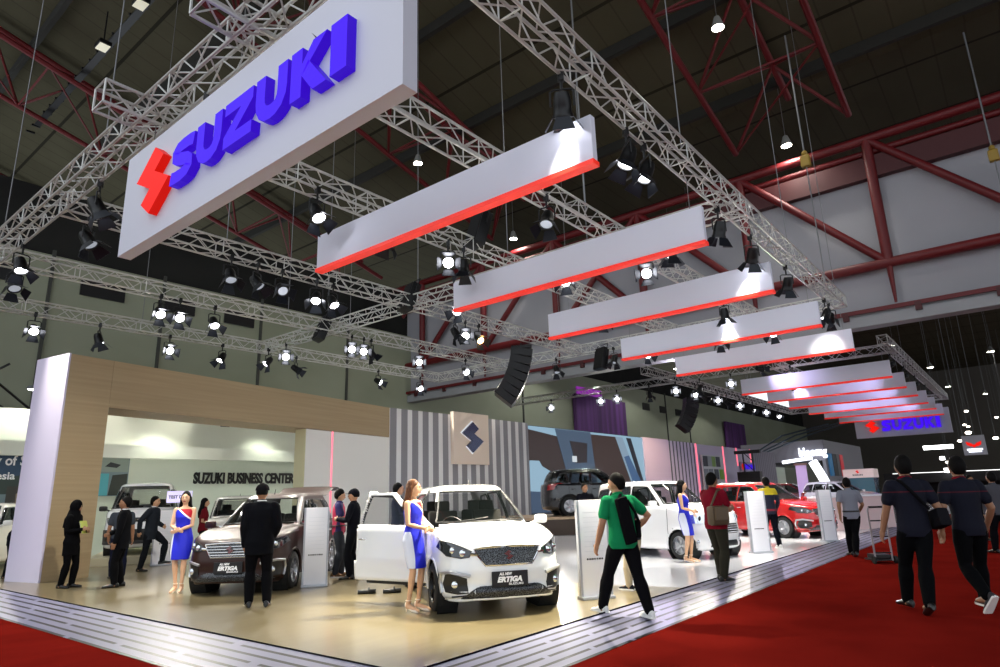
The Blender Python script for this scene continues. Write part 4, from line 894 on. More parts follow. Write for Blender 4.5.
PROTO = {'w': lamp_proto('stage_lamp', LENS, SPOT_W), 'y': lamp_proto('stage_lamp', LENSW, SPOT_W * .5, (1, .8, .5)), 'o': lamp_proto('stage_lamp', LENSOFF, 0), 'p': lamp_proto('stage_lamp', LENS, SPOT_W * .8, (.80, .72, 1)), 'h': lamp_proto('stage_lamp', LENS, SPOT_W * 2.2, (1, .93, .74), cone=44), 'g': lamp_proto('stage_lamp', LENS, SPOT_W * .07), 'n': lamp_proto('stage_lamp', LENS, SPOT_W * .12, cone=44), 'q': lamp_proto('stage_lamp', LENS, SPOT_W * .12, (.72, .6, 1), cone=80)}
USED = set()
def lamp(kind, x, y, aim, label, z=TZ, group='stage lamps on the trusses'):
    if aim == CAMERA_SIDE and kind == 'w': kind = 'g'
    p = PROTO[kind]; t = p if kind not in USED else copy_tree(p); USED.add(kind); t.location = (x, y, z); d = V(*aim) - V(x, y, z - .52)
    t['label'] = label; t['group'] = group; t.rotation_euler = (0, 0, atan2(d.y, d.x))
    for h in t.children:
        if h.name.startswith('housing'):
            e = atan2(d.z, sqrt(d.x * d.x + d.y * d.y)); h.rotation_euler = (0, -(e + pi / 2), 0)
    return t
CAMERA_SIDE = (3.2, 2.4, 1.0); A = {'wht': (6.9, 6.0, .2), 'brn': (6.9, 10.8, .6), 'wag': (14.3, 6.4, .6), 'red': (20.6, 6.5, .6), 'suv': (21.5, 13, 1), 'ramp': (8, 4.2, 0), 'ramp2': (15, 4.2, 0), 'ramp3': (23, 4.4, 0), 'wall': (19, 18, 2.5), 'port': (9, 16, 3.5), 'room': (9, 22, 2), 'left': (4.6, 14, 0), 'mid': (10.5, 9.5, 0), 'mid2': (17, 10, 0), 'scr': (38, 17.5, 2.5), 'b1': (7.3, 4.5, 6.1), 'b3': (15.5, 4.6, 6.1), 'b5': (24.4, 4.8, 6.2), 'cam': CAMERA_SIDE}
o6 = ['first', 'second', 'third', 'fourth', 'fifth', 'sixth', 'seventh', 'eighth', 'ninth', 'tenth']
def row(kinds_, y, xs, aims, desc):
    for i, (k, x, a) in enumerate(zip(kinds_, xs, aims)): lamp(k, x, y - (.19 if y > 4.5 else .01), A[a], 'black stage lamp, %s from the left on the %s' % (o6[i], desc))
row('wwwwww', 23.1, (5.8, 7.6, 9.85, 11.8, 15.0, 19.4), ('left', 'room', 'port', 'room', 'wall', 'suv'), 'rearmost truss over the wood portal')
lamp('w', 22.1, 22.91, A['wall'], 'black stage lamp at the far right end of the rearmost truss, above the striped wall')
row('owwwwwwww', 18.7, (4.15, 7.6, 8.15, 9.2, 14.4, 14.95, 15.3, 17.8, 20.6), ('left', 'brn', 'brn', 'port', 'cam', 'cam', 'wall', 'cam', 'mid2'), 'truss above the portal')
row('oooowwowy', 14.45, (4.3, 7.4, 8.1, 8.8, 9.86, 10.4, 15.4, 15.9, 16.6), ('brn', 'brn', 'mid', 'wht', 'brn', 'mid', 'mid2', 'cam', 'wag'), 'truss left of the banners')
row('howow', 9.98, (6.7, 8.5, 10.35, 10.9, 17.5), ('wht', 'brn', 'cam', 'mid', 'wag'), 'middle truss above the banners')
row('oww', 6.89, (10.0, 14.4, 19.8), ('wht', 'cam', 'red'), 'second truss from the aisle')
row('nhhwnwwn', 4.3, (6.95, 8.9, 9.55, 13.0, 15.1, 18.0, 22.3, 22.9), ('b1', 'wht', 'wht', 'wag', 'b3', 'red', 'red', 'b5'), 'aisle-side truss')
for i, (y, a) in enumerate(((5.2, 'left'), (8.5, 'brn'), (12.5, 'brn'), (16.9, 'left'))): lamp('w' if i != 1 else 'o', 3.85, y, A[a], 'black stage lamp, %s from the right on the front cross truss behind the big sign' % o6[i])
for i, (y, a, k) in enumerate(((22.4, 'room', 'w'), (21.2, 'cam', 'w'), (12.3, 'brn', 'w'), (8.5, 'wht', 'w'), (5.6, 'wag', 'w'))): lamp(k, 13.41, y, A[a], 'black stage lamp, %s from the left on the second cross truss' % o6[i])
for i, (y, a, k) in enumerate(((18, 'wall', 'w'), (15.6, 'suv', 'o'), (12.7, 'suv', 'o'), (11.2, 'red', 'w'), (8.2, 'red', 'o'), (6.3, 'red', 'w'))): lamp(k, 23.41, y, A[a], 'black stage lamp, %s from the left on the third cross truss by the speaker column' % o6[i])
for i, (y, a, k) in enumerate(((23.0, 'wall', 'w'), (19.4, 'cam', 'w'), (18.3, 'cam', 'w'), (16.2, 'scr', 'y'), (14.6, 'cam', 'p'), (13.2, 'scr', 'y'), (11.5, 'cam', 'w'), (8.5, 'red', 'w'))): lamp(k, 33.71, y, A[a], 'stage lamp, %s from the left on the nearer cross truss of the far rig' % o6[i])
for i, x in enumerate((36, 37.2, 39.5, 41, 43.4, 46, 49, 52)): lamp('wpwowwpw'[i], x, 14.41, ((10, 4, 1) if i % 2 == 0 else (44, 9, 0)), 'stage lamp, %s from the near end on the left truss of the far rig' % o6[i])
for i, x in enumerate((34.3, 38.5, 42.5, 47)): lamp('q', x, 4.24, (x + 2.5, 7.5, 6.3), 'lilac stage lamp, %s from the near end on the aisle truss of the far rig' % o6[i])
for i, x in enumerate((30.5, 36, 42, 49)): lamp('q', x, 9.01, (x + 4, 7.0, 6.3 if i != 1 else .5), 'stage lamp, %s from the near end on the middle truss of the far rig' % o6[i])
# speakers hung from the joints
def speaker(label, loc, rz, tilt):
    t = thing('hanging_speaker', label, 'speaker', loc, rz, 'black hanging speakers'); t.rotation_euler = (0, tilt, rz)
    MB().box((0, 0, 0), (.30, .62, .95), ch=.03).build('cabinet', CAN, t, True); MB().box((-.155, 0, 0), (.02, .56, .88)).build('grille', M('speaker_grille', '#08080a', .9), t)
    MB().tube([(0, -.34, .1), (0, -.34, .62), (0, .34, .62), (0, .34, .1)], .02, 6).build('bracket', CAN, t)
speaker('black speaker leaning at the joint just right of the portal lamps, nearer of two', (13.5, 14.5, 7.75), -.3, .35); speaker('black speaker leaning at the joint farther left, above the portal beam', (13.4, 18.9, 7.55), -.3, .35); speaker('black speaker tilted on the middle truss behind the first banner', (11.6, 9.9, 8.1), -.3, .3)
la = thing('line_array', 'long curved column of black speaker cabinets hanging by the striped wall', 'speaker', (19.9, 14.9, 7.25), radians(-51)); ang = 0; p = V(0, 0, -.3)
MB().box((0, 0, -.1), (.8, .9, .12), ch=.02).build('flying_frame', CAN, la); MB().tube([(0, 0, -.1), (0, 0, .15)], .03, 6).build('hook', CAN, la)
for k in range(7):
    ang = .16 + k * .09; m = Matrix.Rotation(ang, 4, 'Y'); MB().box(p, (.85, 1.0, .30), m, ch=.02).build('cabinet', CAN, la); p = p + m @ V(0, 0, -.31)
speaker('black boxy speaker above the line array, beside the fourth banner', (23.38, 13.3, 7.0), -.4, .2)
la2 = copy_tree(la); la2.location = (41.5, 17.0, 7.6); la2['label'] = 'far column of black speaker cabinets beside the lilac display panels'
# ------------------------------------------------------------------ roof lamps and hoists
def bay_lamp(x, y, z, label, r=.24, on=True):
    t = thing('high_bay_lamp', label, 'ceiling lamp', (x, y, z), 0, 'round ceiling lamps')
    MB().lathe([(.03, .5), (.1, .45), (r * .9, .08), (r, 0), (r * .9, .0), (r * .85, .05), (.01, .08)], 18).build('shade', M('lamp_shade_grey', '#7d7d78', .5), t, True); MB().lathe([(.01, .04), (r * .84, .04), (r * .84, .0), (.01, -.03)], 18).build('bulb', M('bay_glow', '#ffffff', .4, emit=25, ehex='#fff8e6'), t, True); MB().tube([(0, 0, .5), (0, 0, 3.2 if x < 28 else 6.6)], .012, 5).build('rod', WIRE, t)
    if on:
        ld = bpy.data.lights.new('bay_light', 'SPOT'); ld.energy = HALL_W; ld.spot_size = 2.4; ld.spot_blend = .6; ld.shadow_soft_size = .25; ld.color = (1, .97, .88); link('bay_light', ld, t).location = (0, 0, -.05)
for x, y, lb in ((20.4, 5.9, 'at upper right beyond the aisle truss'), (27.2, 5.7, 'by the red gable truss at right'), (20.0, 20.9, 'in the middle, between the two nearest banners'), (27.2, 20.6, 'behind the second banner'), (27.2, 36, 'far left behind the speakers')): bay_lamp(x, y, RZ(x) - .9, 'round glowing ceiling lamp ' + lb)
for i, (x, y) in enumerate(((60, 7), (75, 6), (92, 6), (70, 1), (104, 3), (110, 10), (88, -2), (115, -3))): bay_lamp(x, y, 12.5, 'far ceiling lamp of the hall beyond, %s in distance order' % o6[i], .3, i < 4)
for i, (x, y, e_) in enumerate(((40, 24, 1200), (56, 24, 1200), (74, 23, 1200))):  # lamps added out of sight above the gable edge to brighten the rear wall
    bay_lamp(x, y, 12.5, 'unseen ceiling lamp added to brighten the rear wall beyond, %s from the near end' % o6[i], .3, False); ld = bpy.data.lights.new('bay_light', 'SPOT'); ld.energy = e_; ld.spot_size = 2.6; ld.shadow_soft_size = .25; link('bay_light', ld, [o for o in COL.objects if o.name.startswith('high_bay_lamp')][-1]).location = (0, 0, -.05)
for i, (x, y) in enumerate(((8.3, 25.1), (8.3, 29.0))):
    t = thing('roof_floodlight', ['dim roof floodlight at upper left, nearer of two', 'dim roof floodlight at upper left, lower in the picture of two'][i], 'floodlight', (x, y, RZ(x) + .1), 0, 'roof floodlights'); MB().box((0, 0, 0), (.5, .7, .2), ch=.03).build('housing', CAN, t); MB().box((0, 0, -.11), (.42, .6, .03)).build('lens', M('flood_dim', '#c8c4b0', .4, emit=.5), t); MB().tube([(0, 0, .1), (0, 0, 1.8)], .03, 6).build('rod', CAN, t)
t = thing('cable_tray', 'dark cable tray running past the two roof floodlights', 'cable tray', (8.6, 20, RZ(8.6) + .5)); MB().box((0, 6, 0), (.3, 26, .05)).build('tray', CAN, t)
for k in range(30): MB().box((0, -6 + k * .9, .06), (.4, .08, .1)).build('rung', CAN, t)
def hoist(loc, drop, label):
    t = thing('chain_hoist', label, 'hoist', loc, 0, 'yellow hoists'); MB().box((0, 0, 0), (.22, .3, .42), ch=.05).build('motor', M('hoist_yellow', '#8f7420', .5), t); MB().tube([(0, 0, .2), (0, 0, 5)], .03, 6).build('cable', WIRE, t); MB().tube([(0, 0, -.2), (0, 0, -drop)], .02, 6).build('chain', WIRE, t); MB().ball((0, 0, .3), .1, 10, 6).build('hook', M('hoist_yellow', '#8f7420', .5), t)
hoist((22, 4.1, 12.2), 4.3, 'yellow hoist whose chain drops to the aisle-side truss'); hoist((26.5, -.9, 12.4), 2.0, 'yellow hoist at the right edge before the gable wall')
# ------------------------------------------------------------------ cars on show
WHITE_P = M('paint_white', '#eceded', .25, coat=1); BROWN_P = M('paint_brown', '#28110a', .38, 0, coat=.12, spec=.3); RED_P = M('paint_red', '#b00c10', .25, .2, coat=1); BLACK_P = M('paint_black', '#0e1016', .2, .3, coat=1); MAROON_P = M('paint_maroon', '#5e1019', .25, .2, coat=1); CREAM_P = M('paint_pearl', '#dcdad2', .25, coat=1)
FZ = .09; h1 = (-.57, -.82)
build_car('car', 'white family car at the front with its door open beside the blue dress', ERT, (7.66, 6.87, FZ), h1, WHITE_P, 'cars on show', lettering=('ALL NEW', 'ERTIGA', 'SUZUKI'), open_door=42, dark_alloy=True, tint=.12).scale = (.95, .95, .95)
build_car('car', 'dark brown family car with raised tailgate, behind the man in black suit', ERT, (7.23, 11.52, FZ), (-.77, -.64), BROWN_P, 'cars on show', lettering=('ALL NEW', 'ERTIGA', 'SUZUKI'), open_gate=True, tint=.12).scale = (.95, .95, .95)
build_car('car', 'small boxy white hatchback behind the man in the green shirt', WAG, (14.5, 6.95, FZ), (-.33, -.94), WHITE_P, 'cars on show', style='wag', lettering=None, tint=.3)
build_car('car', 'red car with its bonnet toward the aisle, behind the man in yellow and navy', ERT, (21.2, 6.65, FZ), (-.42, -.91), RED_P, 'cars on show', lettering=('', 'ERTIGA', ''), tint=.35).scale = (.95, .95, .95)
build_car('car', 'black sport utility car on the dark podium before the video screen', SUV, (22.2, 13.25, .72), (.72, -.69), BLACK_P, 'cars on show', style='suv', clad=True, tint=.45)
build_car('van', 'white cab-over van in the back room behind the wood pillar', VAN, (8.5, 20.2, .30), (-.45, -.89), WHITE_P, 'cars on show', style='van', tint=.25, low=True)
build_car('car', 'pearl white car partly hidden behind the hostess beside the brown car', WAG, (9.9, 17.6, FZ), (-.5, -.86), CREAM_P, 'cars on show', style='wag', low=True, tint=.3)
build_car('car', 'far white car with its bonnet toward the aisle, behind the grey-shirted man', ERT, (41, 8.6, FZ), (-.35, -.94), WHITE_P, 'cars on show', low=True, tint=.4)
build_car('car', 'far maroon car beyond the lilac column', ERT, (44.5, 12.2, FZ), (.1, -.99), MAROON_P, 'cars on show', low=True, tint=.4)
build_car('car', 'white-roofed car parked at the left edge below the history poster', WAG, (4.9, 21.3, FZ), (-.6, -.8), CREAM_P, 'cars on show', style='wag', low=True, tint=.35)
pd = thing('car_podium', 'dark podium with a pale wooden top carrying the black car', 'podium', (22.5, 13.6, .09), radians(-44)); MB().box((0, 0, .27), (7.6, 3.9, .54), ch=.02).build('base', M('podium_brown', '#453629', .5), pd); MB().box((0, 0, .585), (7.7, 4.0, .09), ch=.01).build('top', M('podium_top', '#b59a7c', .4), pd)
vp = thing('van_plinth', 'low pale plinth under the white van', 'plinth', (8.5, 20.2, .09), atan2(-.89, -.45)); MB().box((0, 0, .1), (4.3, 2.2, .21), ch=.02).build('base', M('plinth_pale', '#b9b094', .5), vp)
# ------------------------------------------------------------------ standees and counters
STW = M('standee_white', '#ecebf0', .35, coat=.3); STG = M('standee_edge', '#aeb0b8', .35, .5)
def standee(label, x, y, rz, w=.42, h=1.30, marks=True):
    t = thing('standee', label, 'information stand', (x, y, .09), rz, 'white information stands')
    MB().box((0, 0, h / 2 + .01), (w, .07, h), ch=.008).build('panel', STW, t, True); MB().box((0, 0, .02), (w + .06, .22, .04), ch=.01).build('base', STG, t, True)
    for s in (1, -1): MB().box((s * (w / 2 + .008), 0, h / 2 + .01), (.03, .085, h)).build('edge', STG, t)
    if marks:
        for k, wk in enumerate((.022, .022, .03, .022, .02, .03, .022)): MB().box((-.11 + k * .036, -.037, .52), (wk, .006, .022)).build('mark', BLK, t)
        for k in range(9): MB().box((0, -.0365, .62 + k * .065), (w * .7, .004, .008)).build('text_line', M('pale_text', '#e0e0e6', .5), t)
standee('white information stand between the front white car and the green-shirted man', 8.11, 4.95, radians(-36)); standee('white information stand right of the brown car', 7.05, 9.9, radians(-38), .38); standee('white information stand in front of the red car', 15.36, 5.03, radians(-36), .44, 1.33)
standee('brightly lit white stand right of the red car bonnet', 19.05, 4.43, radians(-36), .38, 1.3); standee('white stand beside the hostess at left, behind her hip', 7.75, 17.2, radians(-20), .5, 1.3)
td = thing('test_drive_sign', 'small glowing sign with TEST DRIVE lettering behind the left hostess', 'sign', (7.7, 18.3, .09), radians(-15)); td.location = (8.35, 17.9, .09); MB().tube([(0, .05, 0), (0, .05, 1.6)], .02, 6).build('pole', STG, td); MB().box((0, .02, .01), (.4, .3, .03)).build('base', STG, td); MB().box((.0, 0, 1.66), (.62, .04, .30), ch=.01).build('panel', M('sign_glow_lilac', '#d9d0f2', .5, emit=.5), td); text('lettering', 'TEST DRIVE', .11, BLK, td, frame((-.27, -.025, 1.62), (1, 0, 0), (0, 0, 1)), .004, .004, width=.54)
ct = thing('counter_wall', 'low pale pink counter wall behind the grey-shirted man', 'counter', (24.4, 4.95, .09), atan2(-1.55, 2.95)); MB().box((0, 0, .52), (3.6, .5, 1.04), ch=.01).build('front', M('counter_pink', '#d9bcbc', .45), ct); MB().box((0, 0, 1.06), (3.7, .6, .05), ch=.01).build('top', STW, ct)
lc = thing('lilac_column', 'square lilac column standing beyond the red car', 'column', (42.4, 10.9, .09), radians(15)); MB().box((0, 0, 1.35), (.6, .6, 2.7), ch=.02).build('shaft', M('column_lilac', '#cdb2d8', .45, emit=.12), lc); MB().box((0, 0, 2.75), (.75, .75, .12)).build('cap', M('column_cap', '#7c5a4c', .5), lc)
# ------------------------------------------------------------------ other stands far behind
pg = thing('pale_partition', 'pale green-grey partition between the display wall and the far stand', 'partition', (56.8, 19.5, 0)); MB().box((8, 0, 1.75), (9.4, .2, 3.5)).build('panel', M('pale_green_grey', '#b4bfae', .7), pg); MB().box((8, -.05, 3.55), (9.4, .35, .12)).build('cap_rail', M('far_dark', '#39393d', .6), pg)
fb = thing('far_booth', 'grey cornered stand of the next exhibitor with white glowing letters and an arch', 'booth', (70, 15.65, 0))
MB().box((0, 4, 5.0), (.3, 8, 2.0)).build('fascia', M('far_grey', '#9a98a2', .6), fb); MB().box((9, .1, 3.8), (18, .3, 4.4)).build('fascia', M('far_grey2', '#85858d', .6), fb); MB().box((6, 6, 1.8), (.3, 8, 3.6)).build('back_panel', M('far_green_grey', '#8d9a8e', .7), fb); MB().box((.2, 3, 3.85), (.4, 5, .3)).build('shade_band', M('far_dark', '#39393d', .6), fb)
GLOW = M('white_glow', '#ffffff', .4, emit=1.6, ehex='#eef4ff'); text('lettering', 'bloomg', 1.15, GLOW, fb, frame((-.2, 2.3, 4.5), (0, -1, 0), (0, 0, 1)), .03, .05, width=2.6)
MB().tube([(-1.5, .8 - .9 * (1 - cos(a)) * 1.7, 3.9 - 3.6 * (a / 1.5) ** 2) for a in [1.5 * i / 14 for i in range(15)]], .42, 8).build('arch', GLOW, fb, True); MB().tube([(-1.5, 3.6, 3.95), (-1.5, .8, 4.25)], .16, 8).build('arch', GLOW, fb, True)
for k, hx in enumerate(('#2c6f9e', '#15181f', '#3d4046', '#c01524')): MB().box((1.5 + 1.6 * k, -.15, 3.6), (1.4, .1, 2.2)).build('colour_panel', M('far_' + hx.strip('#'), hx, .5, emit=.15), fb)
for k in range(3): MB().tube([(-3 - k, 7 - k * .5, 4.2), (-1 + k, 3.5 - k, 6.6), (6, .5 - k, 8.0)], .09, 6).build('roof_pipe', M('steel_blue', '#4a5560', .4, .5), fb, True)
tr_ = thing('far_tower', 'dark lamp tower standing behind the red car', 'tower', (50, 16.5, 0)); 
for s in (1, -1): MB().tube([(0, s * .35, 0), (0, s * .35, 4.2)], .06, 6).build('leg', BLACKP, tr_)
for k in range(6): MB().tube([(0, -.35, k * .7), (0, .35, (k + 1) * .7)], .035, 5).build('brace', BLACKP, tr_)
MB().box((0, 0, 2.0), (.6, 1.7, 1.5), ch=.05).build('cabinet', BLACKP, tr_); MB().box((0, 0, 4.2), (.3, 1.9, .25)).build('crossbar', BLACKP, tr_)
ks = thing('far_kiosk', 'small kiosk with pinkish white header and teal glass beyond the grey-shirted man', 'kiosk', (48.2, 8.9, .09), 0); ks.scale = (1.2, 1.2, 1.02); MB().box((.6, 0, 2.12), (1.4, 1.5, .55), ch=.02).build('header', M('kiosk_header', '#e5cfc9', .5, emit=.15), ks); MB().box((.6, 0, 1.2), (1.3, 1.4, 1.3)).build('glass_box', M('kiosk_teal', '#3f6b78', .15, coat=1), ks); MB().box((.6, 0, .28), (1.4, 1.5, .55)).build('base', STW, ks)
emblem('emblem', (-.11, .02, 2.22), (0, -1, 0), (0, 0, 1), .2, .02, REDE, ks); text('lettering', 'SUZUKI', .13, BLK, ks, frame((-.115, .28, 1.98), (0, -1, 0), (0, 0, 1)), .004, .004, width=.5)
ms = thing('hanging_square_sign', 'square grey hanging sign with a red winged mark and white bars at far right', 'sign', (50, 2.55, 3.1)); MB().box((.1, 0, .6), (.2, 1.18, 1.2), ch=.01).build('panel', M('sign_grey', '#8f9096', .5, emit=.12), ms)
for s in (1, -1): MB().prism([(0, .58), (s * .12, .72), (s * .40, .84), (s * .36, .62), (s * .18, .52)], (0, 0, 0), (0, -1, 0), (0, 0, 1), .03).build('mark', REDE, ms)
MB().prism([(0, .66), (.12, .54), (0, .44), (-.12, .54)], (0, 0, 0), (0, -1, 0), (0, 0, 1), .03).build('mark', REDE, ms); MB().box((-.02, 0, .34), (.03, .8, .09)).build('letter_bar', GLOW, ms); MB().box((-.02, 0, .21), (.03, .66, .07)).build('letter_bar', GLOW, ms); wires(ms, [((.1, s * .5, 1.2), (.1, s * .5, 9)) for s in (1, -1)], .015)
db = thing('dark_booth', 'long low dark stand with a line of lights at the end of the aisle', 'booth', (95, 1.5, 0)); MB().box((0, 0, 2.2), (3, 26, 1.2)).build('fascia', M('dark_fascia', '#1c1c20', .6), db); MB().box((2, 0, 1.1), (1, 26, 2.2)).build('counter', M('dark_counter', '#131316', .7), db); MB().box((-1.55, 0, 2.75), (.08, 24, .07)).build('light_line', M('line_glow', '#ffffff', .4, emit=1.2), db)
for i, (y, z, w, h, hx, k) in enumerate(((8.2, 5.6, 3.0, .45, '#ffffff', 5), (8.0, 4.3, .5, .4, '#ffffff', 4), (7.7, 2.9, .7, .5, '#ffffff', 5), (-1.6, 2.6, .9, 1.4, '#5b3fae', 1.6), (-1.6, 1.7, 1.6, .2, '#ffffff', 3), (-1.6, 1.2, .8, .5, '#b0202a', 1.0), (-4.5, 2.1, 1, .8, '#8a8f9a', .8))):
    t = thing('far_light_panel', ['wide white glowing sign above the two navy shirts', 'small white glow below the wide glowing sign', 'round white glow beside the nearer navy shirt\'s head', 'small purple screen at far right', 'white glowing counter edge under the purple screen', 'small red lit panel under the purple screen', 'small grey lit panel at the right edge'][i], 'light', (92.5, y, z)); MB().box((0, 0, 0), (.2, w, h), ch=.05).build('panel', M('far_glow_%d' % i, hx, .4, emit=k), t)
rng = random.Random(4)
for i in range(26):
    x = rng.uniform(60, 118); y = rng.uniform(-6, 9); z = rng.uniform(3.0, 11); t = thing('distant_lamp', 'tiny distant lamp glowing in the dark hall beyond the far sign', 'lamp', (x, y, z), 0, 'tiny distant lamps'); MB().ball((0, 0, 0), (.1, .22, .13), 8, 6).build('bulb', M('distant_glow', '#ffffff', .4, emit=6, ehex='#fff4e0'), t); MB().tube([(0, 0, .1), (0, 0, 19 - z)], .008, 4).build('rod', WIRE, t)
# ------------------------------------------------------------------ people
DRESS = dress_material('hostess_dress'); GREEN = cloth('147a4b'); CL = dict(hl=(.21, -.015, 1.07), hr=(.22, .03, 1.08), pl=(-.7, .8, -.4), pr=(-.7, .8, -.4))
G_ = 'visitors and staff'; P0 = dict(fl=(.03, .10), fr=(-.03, .10), hl=(.04, .25, .82), hr=(.06, .25, .82))
def pose(**k): d = dict(P0); d.update(k); return d
PALE_SHOE = M('shoe_nude', '#ead9c4', .35)
hostA, _ = person('person, hostess with long brown hair in blue dress beside the white car', (6.16, 6.52, FZ), 283, 1.66, pose(**CL, hy=22, fl=(.05, .06), fr=(-.02, .07), hairlen=1.26), 'd9a983', True, 'dress', topmat=DRESS, hair='long', hairm=HAIRB, shoe=PALE_SHOE, heels=True)
person('person, hostess with black hair in blue dress beside the brown car', (5.52, 11.58, FZ), 228, 1.66, pose(**CL, hy=4, fl=(.03, .055), fr=(.0, .06), hairlen=1.27), 'dcae8c', True, 'dress', topmat=DRESS, hair='long', shoe=PALE_SHOE, heels=True)
person('person, hostess in blue dress before the boxy white hatchback', (13.0, 5.72, FZ), 275, 1.62, pose(**CL, hy=30, fl=(.05, .06), fr=(-.02, .07), hairlen=1.27), 'd9ab86', True, 'dress', topmat=DRESS, hair='long', shoe=PALE_SHOE, heels=True)
person('person, seen from behind in black suit watching the brown car', (5.3, 8.79, FZ), 58, 1.69, pose(fl=(.02, .10), fr=(-.03, .14), hl=(.05, .20, .84), hr=(.10, .16, .90), hy=-10), 'a87a5c', top='jacket', topc='0d0e12', botc='0b0b0e', build=1.08, hair='cap')
INF = {}
_, INF['hijab'] = person('person in black headscarf and long black clothes holding a folder', (4.73, 14.31, FZ), -52, 1.58, pose(hl=(.25, .06, 1.08), hr=(.24, .10, 1.12), pl=(-.8, .4, -.6), pr=(-.8, .4, -.6), fl=(.06, .06), fr=(-.07, .07), hp=8), '9a7658', True, 'abaya', '08080a', '070708', hair='hijab')
person('person in black suit facing left beside the wood pillar', (5.29, 13.47, FZ), 152, 1.62, pose(hl=(.10, .20, .84), hr=(.22, .10, 1.0), fl=(.05, .09), fr=(-.04, .11)), '8a6247', top='jacket', topc='0c0d10', botc='0a0a0c')
person('person in dark grey short-sleeved shirt behind the suited man at the pillar', (5.85, 15.0, FZ), 75, 1.58, pose(hl=(.12, .22, .86), fl=(.08, .09), fr=(-.05, .1)), '9b6f52', top='tee', topc='3b4048', botc='15182a')
person('person in dark suit striding past the white van', (6.92, 16.1, FZ), -50, 1.66, pose(fl=(.30, .06, .14, 0, -5), fr=(-.12, .10), hl=(.22, .12, 1.0), hr=(-.16, .22, .90), lean=3), 'b58a6a', top='jacket', topc='22262c', botc='15171b')
rg_ = M('cloth_raglan', '#a62545', .85); e = Expr(rg_); x_, y_, z_ = e.xyz(); e.color(e.mix(e.op('MAXIMUM', e.op('GREATER_THAN', e.op('ABSOLUTE', y_), .155), e.op('GREATER_THAN', e.op('ADD', z_, e.op('ABSOLUTE', y_)), 1.47)), '#b02a4a', '#2b2358'))
_, INF['rag'] = person('person in pink and navy raglan shirt reading papers', (8.13, 10.71, FZ), -38, 1.64, pose(hl=(.30, .06, 1.08), hr=(.30, .07, 1.08), hp=14, fl=(.08, .09), fr=(-.04, .1), pl=(-.8, .6, -.5), pr=(-.8, .6, -.5)), 'c0926f', topmat=rg_, topc='2b2358', botc='33363c', shoe=cloth('6b5138'))
person('person in dark top and cap facing the raglan shirt by the open car door', (8.05, 10.15, FZ), 125, 1.63, pose(hl=(.28, .10, 1.12), hr=(.26, .10, 1.10), pl=(-.8, .6, -.5), pr=(-.8, .6, -.5), long=1, fl=(.03, .09)), 'a87a5c', top='tee', topc='101118', botc='0c0d12', hair='cap')
person('person in dark jacket seen through the open white car door window', (9.3, 10.3, FZ), -45, 1.74, pose(hl=(.3, .12, 1.1), hr=(.3, .12, 1.12), long=1), 'b3866a', top='jacket', topc='23293a', botc='101114')
_, INF['green'] = person('person in green t-shirt with hand on hip and black sling bag', (7.3, 4.03, .035), 66, 1.69, pose(fl=(.30, .17), fr=(-.22, .15), hl=(.12, .30, .86), hr=(.02, .20, 1.00), pr=(-.6, 1.0, -.1), gr=(.5, -.6, -.5), hy=38, hp=6, lean=4), '9b6f52', topmat=GREEN, topc='147a4b', botc='0b0b0e', shoe=M('shoe_canvas', '#d5d5d2', .6), build=1.12)
person('person in beige trousers mostly hidden behind the green t-shirt', (9.05, 4.83, FZ), 80, 1.50, pose(lean=30, hl=(.1, .18, .85), hr=(.1, .18, .85), fl=(.1, .06), fr=(-.02, .06)), 'a87a5c', top='tee', topc='2d3138', botc='b3a58c', shoe=cloth('24262c'))
_, INF['maroon'] = person('person in maroon shirt and olive trousers with brown shoulder bag', (10.64, 4.15, .08), -22, 1.68, pose(hl=(.30, .12, 1.14), hr=(.30, .10, 1.12), pl=(-.8, .5, -.6), pr=(-.8, .5, -.6), fl=(.10, .10), fr=(-.06, .10), hp=8), '8a6247', topc='6e1020', botc='2c2a22', build=1.2)
jk = M('cloth_navy_yellow', '#10152c', .8); e = Expr(jk); x_, y_, z_ = e.xyz(); c_ = e.mix(e.op('GREATER_THAN', z_, 1.27), '#10152c', '#d9c21c'); e.color(e.mix(e.op('MULTIPLY', e.op('LESS_THAN', z_, .93), e.op('GREATER_THAN', z_, .88)), c_, '#7c1a2c'))
person('person in navy jacket with yellow shoulders facing the red car', (16.7, 5.15, FZ), 48, 1.66, pose(fl=(.06, .11), fr=(-.06, .12), hl=(.16, .2, .92), hr=(.12, .24, .88), long=1), '8a6247', top='shirt', topmat=jk, topc='10152c', botc='0c0e16', shoe=M('shoe_canvas', '#d5d5d2', .6))
person('person in dark uniform with red lanyard behind the white stand', (14.9, 9.25, FZ), 235, 1.68, pose(long=1), 'a87a5c', top='shirt', topc='14141c', botc='0b0b0e')
person('person with long dark hair and dark red top beyond the brown car', (8.3, 16.4, FZ), -30, 1.60, pose(hl=(.2, .1, 1.05), hr=(.2, .1, 1.05), hairlen=1.2), 'b98a68', True, 'tee', '64141c', '121214', hair='long')
person('person bending forward at the left edge behind the wood pillar', (4.75, 17.75, FZ), -55, 1.66, pose(lean=62, hl=(.45, .12, .62), hr=(.48, .12, .60), hp=10, long=1), 'a87a5c', top='jacket', topc='10131c', botc='0c0d13')
person('person in grey shirt and black trousers walking up the aisle', (16.1, 3.24, 0), 30, 1.66, pose(fl=(.20, .06), fr=(-.16, .08, .03, 0, 14), hl=(-.06, .26, .86), hr=(.22, .24, .94)), '8a6247', topc='7a7d88', botc='0a0a0c', tuck=True)
nv = M('cloth_navy_polo', '#080b1b', .85, spec=.25); e = Expr(nv); x_, y_, z_ = e.xyz(); e.color(e.mix(e.op('MULTIPLY', e.op('GREATER_THAN', z_, 1.285), e.op('LESS_THAN', z_, 1.296)), '#080b1b', '#4a101d'))
